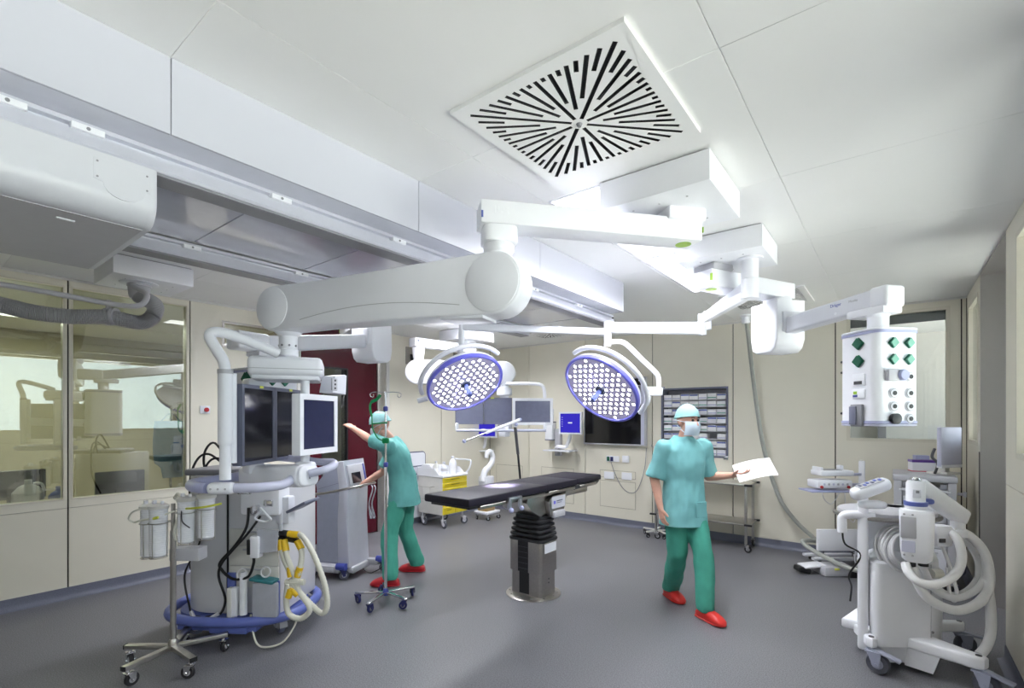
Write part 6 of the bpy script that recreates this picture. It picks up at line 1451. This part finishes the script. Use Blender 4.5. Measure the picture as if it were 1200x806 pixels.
for u, v in ((1067, 660), (1082, 660)):
    c = W(u, v, 3.0); m = MB(); m.cyl(c + V((0, 0, -.015)), c + V((0, 0, .03)), .026, n=14); part(t, 'hose_coupling', m, 'black')
m = MB(); c = W(1097, 672, 3.15); m.cyl(c + V((-.03, 0, 0)), c + V((.03, 0, 0)), .03, n=14); part(t, 'cream_plug', m, 'tube_cream')

# ================================================================== PEOPLE
def cap_chain(mb, pts):
    """row of (point, radius): tapering capsules, later fused"""
    for (p, r), (q, s) in zip(pts[:-1], pts[1:]):
        p, q = V(p), V(q); mb.cyl(p, q, r, s, n=14)
    for p, r in pts: mb.ell(p, r, 14, 10)
def ering(c, rx, ry, n=20, ax=V((1, 0, 0)), ay=V((0, 1, 0))):
    return [V(c) + ax * (rx * math.cos(2 * PI * i / n)) + ay * (ry * math.sin(2 * PI * i / n)) for i in range(n)]
def fuse(name, mb, material, par, voxel, smooth=4, fac=.5, cut=None, wrinkle=0.0, wscale=9.0, thick=0):
    me = bpy.data.meshes.new(name); me.from_pydata([tuple(v) for v in mb.v], [], mb.f)
    bm = bmesh.new(); bm.from_mesh(me); bmesh.ops.recalc_face_normals(bm, faces=bm.faces[:]); bm.to_mesh(me); bm.free()
    o = bpy.data.objects.new('fuse', me); COL.objects.link(o)
    r = o.modifiers.new('r', 'REMESH'); r.mode = 'VOXEL'; r.voxel_size = voxel
    s = o.modifiers.new('s', 'SMOOTH'); s.factor = fac; s.iterations = smooth
    out = bpy.data.meshes.new_from_object(o.evaluated_get(bpy.context.evaluated_depsgraph_get())); bpy.data.objects.remove(o); bpy.data.meshes.remove(me)
    bm = bmesh.new(); bm.from_mesh(out)
    for (co, no) in (cut or []):
        bmesh.ops.bisect_plane(bm, geom=bm.verts[:] + bm.edges[:] + bm.faces[:], plane_co=co, plane_no=no, clear_outer=True)
    if wrinkle:
        bm.normal_update()
        for v in bm.verts:
            p = v.co; f = noise.noise(V((p.x * wscale, p.y * wscale, p.z * wscale * .55 + 3.1))) + .5 * noise.noise(V((p.x * wscale * 2.3, p.y * wscale * 2.3, p.z * wscale * 1.1)))
            v.co = p + v.normal * (f * wrinkle)
    bm.to_mesh(out); bm.free(); out.name = name
    for p in out.polygons: p.use_smooth = True
    out.materials.clear(); out.materials.append(MATS[material])
    ob = bpy.data.objects.new(name, out); COL.objects.link(ob); ob.parent = par; INV[ob.name] = Matrix()
    return ob
def hand(mb, wrist, d, nrm, side, curl=.35, s=1.0):
    """d: along the hand, nrm: out of the palm, side: towards the thumb"""
    d, nrm = V(d).normalized(), V(nrm).normalized(); sd = V(side); sd = (sd - d * sd.dot(d)).normalized(); w_ = V(wrist)
    k = w_ + d * .085 * s
    for i, f in enumerate((-.030, -.010, .010, .030)): cap_chain(mb, [(w_ + sd * f * .5 * s, .017 * s), (k + sd * f * s, .0125 * s)])
    for f, L_ in ((.031, .068), (.010, .078), (-.011, .072), (-.031, .056)):
        p = k + sd * f * s; a = 0; ch = [(p, .0095 * s)]; fan = sd * (f * 1.2)
        for q, part_ in enumerate((.45, .32, .23)):
            a += curl * (.7 + .35 * q); v = (d * math.cos(a) + nrm * math.sin(a) + fan).normalized(); p = p + v * L_ * part_ * s; ch.append((p, (.0088 - .0010 * q) * s))
        cap_chain(mb, ch)
    p = w_ + d * .025 * s + sd * .026 * s; v = (d * .65 + sd * .75 + nrm * .25).normalized(); ch = [(p, .014 * s), (p + v * .036 * s, .0115 * s)]
    v2 = (d * .9 + sd * .3 + nrm * .4).normalized(); ch.append((ch[-1][0] + v2 * .032 * s, .0095 * s)); cap_chain(mb, ch)
def head(mb, c, f, up):
    """skull, face, ears, nose around centre c; f = looking direction"""
    f = V(f).normalized(); up = V(up).normalized(); l = up.cross(f).normalized(); up = f.cross(l); c = V(c)
    M = Matrix((l, -f, up)).transposed().to_4x4()
    mb.ell(c + up * .025 - f * .012, (.076, .095, .094), 20, 14, M); mb.ell(c - up * .040 + f * .026, (.060, .066, .080), 18, 12, M)
    mb.ell(c - up * .100 + f * .050, (.030, .028, .022), 12, 8, M)                 # chin
    cap_chain(mb, [(c + f * .084 + up * .012, .009), (c + f * .106 - up * .026, .0145)])   # nose
    for s_ in (-1, 1):
        mb.ell(c + l * s_ * .077 - up * .012 - f * .012, (.010, .020, .032), 10, 8, M)     # ears
        mb.ell(c + l * s_ * .036 - up * .030 + f * .062, .024, 10, 8)                      # cheeks
    mb.ell(c + f * .078 - up * .062, (.024, .012, .011), 10, 8, M)                 # lips
    return M, l, f, up
def cap_and_mask(par, c, M, l, f, up, nm):
    m = MB(); rings = []
    for k in range(9):
        a = R(90 - 10.5 * k); z = .108 * math.sin(a) + .012; s_ = math.cos(a)
        rings.append([V(c) + up * (z + .028 + .018 * (1 if False else 0)) - f * (.016 + .0) + l * (.092 * s_ * math.cos(q)) + f * (.112 * s_ * math.sin(q)) + up * (-.022 * (1 - math.sin(q)) * (1 - math.sin(a))) for q in [2 * PI * i / 28 for i in range(28)]])
    rings[0] = [p for p in rings[0]]
    m.loft(rings, cap=False); m.add([p for p in rings[0]], [tuple(range(28))])
    hem = rings[-1]; m.tube(hem, .006, 8, closed=True, smooth=False); part(par, 'surgical_cap', m, 'cap_cloth', sharp=80)
    m = MB(); g = []
    for i in range(9):
        a = R(-62 + 124 * i / 8); row = []
        for j in range(7):
            v = j / 6; zz_ = .002 - .118 * v; rr = .108 * (1 - .30 * abs(v - .35) ** 1.4) + .012 * math.sin(PI * v) * math.cos(a); row.append(V(c) + f * (rr * math.cos(a) - .002) + l * (.090 * math.sin(a)) + up * zz_)
        g.append(row)
    vs = [p for r in g for p in r]; fs = [(i * 7 + j, i * 7 + j + 1, (i + 1) * 7 + j + 1, (i + 1) * 7 + j) for i in range(8) for j in range(6)]
    m.add(vs, fs); vs2 = [p + (p - V(c)).normalized() * .003 for p in vs]; m.add(vs2, fs); mk = part(par, 'face_mask', m, 'mask_cloth', sharp=80)
    m = MB()
    for s_ in (-1, 1):
        e = V(c) + l * s_ * .074 - f * .02
        m.tube([V(c) + l * s_ * .078 + f * .045 - up * .006, V(c) + l * s_ * .090 - up * .0, e + l * s_ * .014 - f * .03 + up * .005], .003, 6, 4); m.tube([V(c) + l * s_ * .070 + f * .045 - up * .10, V(c) + l * s_ * .085 + f * .01 - up * .07, e + l * s_ * .012 - f * .03 - up * .03], .003, 6, 4)
    part(mk, 'mask_ties', m, 'mask_cloth')
    for s_ in (-1, 1):
        m = MB(); m.ell(V(c) + l * s_ * .031 + f * .0835 + up * .012, .011, 10, 8); part(par, 'eye', m, 'eye')
        m = MB(); m.tube([V(c) + l * s_ * .015 + f * .092 + up * .030, V(c) + l * s_ * .032 + f * .091 + up * .035, V(c) + l * s_ * .048 + f * .082 + up * .030], .0032, 6, 4); part(par, 'eyebrow', m, 'hair')
def clog(par, ankle, d, material, pitch=0.0):
    """shoe with rounded toe, heel and opening; ankle = point above the heel on the floor"""
    d = V(d); d.z = 0; d.normalize(); M = loc(*ankle) @ frame((0, 0, 0), d) @ Matrix.Rotation(pitch, 4, 'Y'); m = MB(M); rings = []
    for x, w_, h, zb in ((-.085, .022, .045, .012), (-.078, .034, .066, .004), (-.05, .040, .080, 0), (.0, .044, .098, 0), (.05, .048, .096, 0), (.10, .054, .086, 0), (.145, .053, .070, .002), (.178, .043, .052, .006), (.198, .020, .032, .012)):
        rings.append([V((x, w_ * math.copysign(abs(math.cos(a)) ** .7, math.cos(a)), zb + (h - zb) * (.5 + .5 * math.copysign(abs(math.sin(a)) ** .8, math.sin(a))))) for a in [2 * PI * i / 18 for i in range(18)]])
    m.loft(rings); s = part(par, 'clog', m, material, sharp=70)
    m = MB(M); m.tube([(-.082, -.03, .014), (-.05, -.041, .012), (.05, -.046, .012), (.13, -.048, .013), (.18, -.03, .017), (.196, 0, .02), (.18, .03, .017), (.13, .048, .013), (.05, .046, .012), (-.05, .041, .012), (-.082, .03, .014), (-.088, 0, .015)], .006, 6, 3, closed=True); part(s, 'sole_rim', m, material)

# ---------------------------------------------------------------- person walking towards the camera
t = thing('person', 'person in pale blue tunic and green trousers walking with a sheet of paper', 'person', tuple(V(CR * 1.49 + CF * 4.27)), YAW + R(10)); pw = t
hc = V((.015, -.045, 1.625)); fdir = V((.30, -1, -.06)); upv = V((.03, -.04, 1))
AL, AR = V((.055, -.25, .09)), V((.015, .25, .09)); KL, KR = V((.090, -.17, .50)), V((-.060, -.01, .49))
b = MB(); hM, hl, hf, hu = head(b, hc, fdir, upv)
cap_chain(b, [((.0, -.005, 1.42), .062), ((.01, -.02, 1.52), .056)])
b.loft([ering((0, 0, .86), .13, .09), ering((0, 0, .98), .155, .105), ering((0, 0, 1.10), .14, .10), ering((0, -.005, 1.25), .16, .112), ering((0, -.005, 1.37), .165, .10), ering((0, 0, 1.45), .09, .07)])
SL, SR = V((.185, 0, 1.405)), V((-.185, 0, 1.405)); EL, ER = V((.255, .03, 1.135)), V((-.245, .05, 1.125)); WL, WR = V((.375, -.14, 1.165)), V((-.235, -.04, .885))
for s_, e_, w_ in ((SL, EL, WL), (SR, ER, WR)): cap_chain(b, [(s_ - V((0, 0, .015)), .050), (s_.lerp(e_, .5), .045), (e_, .040), (e_.lerp(w_, .3), .040), (w_, .026)])
dl = (WL - EL).normalized(); hand(b, WL, (dl + V((.1, -.2, .05))), (0, .25, .95), (-.5, -.8, .3), .30); dr_ = (WR - ER).normalized(); hand(b, WR, dr_ + V((.06, 0, -.3)), (.95, .1, 0), (0, -1, 0), .32)
for h_, k_, a_ in ((V((.085, 0, .88)), KL, AL), (V((-.085, 0, .88)), KR, AR)): cap_chain(b, [(h_, .085), (h_.lerp(k_, .5), .072), (k_, .052), (k_.lerp(a_, .35), .052), (a_, .036)]); cap_chain(b, [(a_, .036), (a_ + V((0, 0, -.04)), .036), (a_ + V((.02, -.10, -.055)), .028)])
fuse('body', b, 'skin', t, .0055, 3)
cap_and_mask(t, hc, hM, hl, hf, hu, 'w')
tu = MB()
tu.loft([ering((0, .0, .70), .212, .165), ering((0, 0, .82), .205, .158), ering((0, 0, .98), .186, .140), ering((0, 0, 1.12), .170, .128), ering((0, -.005, 1.27), .186, .135), ering((0, -.002, 1.38), .190, .122), ering((0, .0, 1.455), .125, .092), ering((0, .0, 1.50), .082, .075)])
for s_, e_ in ((SL, EL), (SR, ER)): cap_chain(tu, [(s_ - V((0, 0, .008)), .078), (s_.lerp(e_, .5), .072)]); tu.cyl(s_.lerp(e_, .45), s_.lerp(e_, .95), .070, .084, n=18)
cl_l = SL.lerp(EL, .80); cl_r = SR.lerp(ER, .80)
fuse('tunic', tu, 'tunic_blue', t, .011, 5, cut=[(V((0, 0, .735)), V((0, 0, -1)))], wrinkle=.013, wscale=10)
tr = MB()
tr.loft([ering((0, 0, .80), .140, .105), ering((0, 0, .90), .150, .11), ering((0, 0, 1.0), .140, .105)])
for h_, k_, a_ in ((V((.085, 0, .86)), KL, AL), (V((-.085, 0, .86)), KR, AR)): cap_chain(tr, [(h_, .096), (h_.lerp(k_, .5), .092), (k_, .084), (k_.lerp(a_, .5), .080), (a_ + V((0, 0, .02)), .080)])
fuse('trousers', tr, 'trousers', t, .010, 5, cut=[(V((0, 0, .075)), V((0, 0, -1)))], wrinkle=.012, wscale=9)
clog(t, (AL.x, AL.y, .0), (.25, -1, 0), 'clog_red'); clog(t, (AR.x, AR.y, .0), (.05, -1, 0), 'clog_red')
m = MB(); m.tube([(-.075, -.085, 1.475), (-.04, -.115, 1.42), (0, -.13, 1.365), (.04, -.115, 1.42), (.075, -.085, 1.475)], .006, 6, 4); m.v = []; m.f = []
m.M = loc(.085, -.141, .88); m.box((0, 0, 0), (.12, .006, .13), .003, 1, M=rotz(R(16))); part(t, 'tunic_pocket', m, 'tunic_blue')
o = thing('sheet_of_paper', 'white sheet of paper in the hand of the walking person', 'paper', tuple(V(CR * 1.49 + CF * 4.27)), YAW + R(10))
pm = loc(.50, -.255, 1.215) @ rotz(R(-25)) @ Matrix.Rotation(R(-14), 4, 'Y') @ Matrix.Rotation(R(38), 4, 'X'); m = MB(pm); vs = []; fs = []
for i in range(9):
    for j in range(7): x = -.15 + .3 * i / 8; vs.append((x, -.105 + .21 * j / 6, .02 * math.cos(x * 9)))
fs = [(i * 7 + j, i * 7 + j + 1, (i + 1) * 7 + j + 1, (i + 1) * 7 + j) for i in range(8) for j in range(6)]
m.add(vs, fs); m.add([(a, b_, c - .001) for a, b_, c in vs], [tuple(reversed(f)) for f in fs]); part(o, 'sheet', m, 'paper')

# ---------------------------------------------------------------- person bending at the device trolley (facing image left)
t = thing('person', 'person in green scrubs and red clogs bending left towards the monitors', 'person', tuple(V(CR * -1.150 + CF * 5.10)), YAW)
hc = V((-.215, -.02, 1.575)); fdir = V((-1, .12, -.38)); upv = V((-.38, 0, 1))
LA, RA = V((-.045, -.26, .09)), V((.125, .20, .09)); LK, RK = V((-.085, -.15, .49)), V((.02, .10, .48)); HL, HR = V((.015, -.085, .86)), V((.025, .085, .86))
b = MB(); hM, hl, hf, hu = head(b, hc, fdir, upv)
cap_chain(b, [((-.095, -.005, 1.40), .062), ((-.165, -.015, 1.485), .056)])
Y_, X_ = V((0, 1, 0)), V((1, 0, 0))
def tr_ring(c, ry, rx, k=1.0): return ering(c, rx, ry, ax=V((1, 0, .25 * k)).normalized(), ay=Y_)
b.loft([tr_ring((.02, 0, .84), .13, .09, 0), tr_ring((.02, 0, .96), .155, .105), tr_ring((.0, 0, 1.09), .14, .10), tr_ring((-.04, 0, 1.24), .16, .112), tr_ring((-.08, 0, 1.35), .165, .10), tr_ring((-.105, 0, 1.42), .09, .07)])
SL, SR = V((-.085, -.18, 1.375)), V((-.095, .18, 1.36)); EL, ER = V((-.31, -.05, 1.435)), V((-.24, .20, 1.075)); WL, WR = V((-.53, .10, 1.545)), V((-.46, .12, .935))
for s_, e_, w_ in ((SL, EL, WL), (SR, ER, WR)): cap_chain(b, [(s_ - V((0, 0, .015)), .050), (s_.lerp(e_, .5), .045), (e_, .040), (e_.lerp(w_, .3), .040), (w_, .026)])
hand(b, WL, (WL - EL), (.2, .2, -.9), (.1, .9, .3), .22); hand(b, WR, (WR - ER) + V((-.05, 0, .06)), (0, 0, -1), (0, -1, 0), .55)
for h_, k_, a_ in ((HL, LK, LA), (HR, RK, RA)): cap_chain(b, [(h_, .085), (h_.lerp(k_, .5), .072), (k_, .052), (k_.lerp(a_, .35), .052), (a_, .036)]); cap_chain(b, [(a_, .036), (a_ + V((0, 0, -.04)), .036), (a_ + V((-.10, .0, -.055)), .028)])
fuse('body', b, 'skin', t, .0055, 3)
cap_and_mask(t, hc, hM, hl, hf, hu, 'b')
tu = MB()
tu.loft([tr_ring((.035, 0, .70), .208, .172, 0), tr_ring((.03, 0, .82), .202, .162, .3), tr_ring((.02, 0, .96), .184, .144), tr_ring((.0, 0, 1.09), .170, .132), tr_ring((-.04, 0, 1.24), .186, .138), tr_ring((-.08, 0, 1.345), .19, .122), tr_ring((-.105, 0, 1.415), .125, .092), tr_ring((-.12, 0, 1.45), .082, .075)])
for s_, e_ in ((SL, EL), (SR, ER)): cap_chain(tu, [(s_ - V((0, 0, .008)), .078), (s_.lerp(e_, .42), .070)]); tu.cyl(s_.lerp(e_, .38), s_.lerp(e_, .85), .068, .080, n=18)
fuse('tunic', tu, 'tunic_green', t, .011, 5, cut=[(V((0, 0, .765)), V((0, 0, -1)))], wrinkle=.013, wscale=10)
tr = MB()
tr.loft([ering((.02, 0, .78), .110, .140), ering((.02, 0, .88), .115, .150), ering((.02, 0, .98), .105, .140)])
for h_, k_, a_ in ((HL, LK, LA), (HR, RK, RA)): cap_chain(tr, [(h_, .096), (h_.lerp(k_, .5), .092), (k_, .084), (k_.lerp(a_, .5), .080), (a_ + V((0, 0, .02)), .080)])
fuse('trousers', tr, 'trousers', t, .010, 5, cut=[(V((0, 0, .075)), V((0, 0, -1)))], wrinkle=.012, wscale=9)
clog(t, (LA.x, LA.y, 0), (-1, -.05, 0), 'clog_crimson'); clog(t, (RA.x, RA.y, 0), (-1, .05, 0), 'clog_crimson')
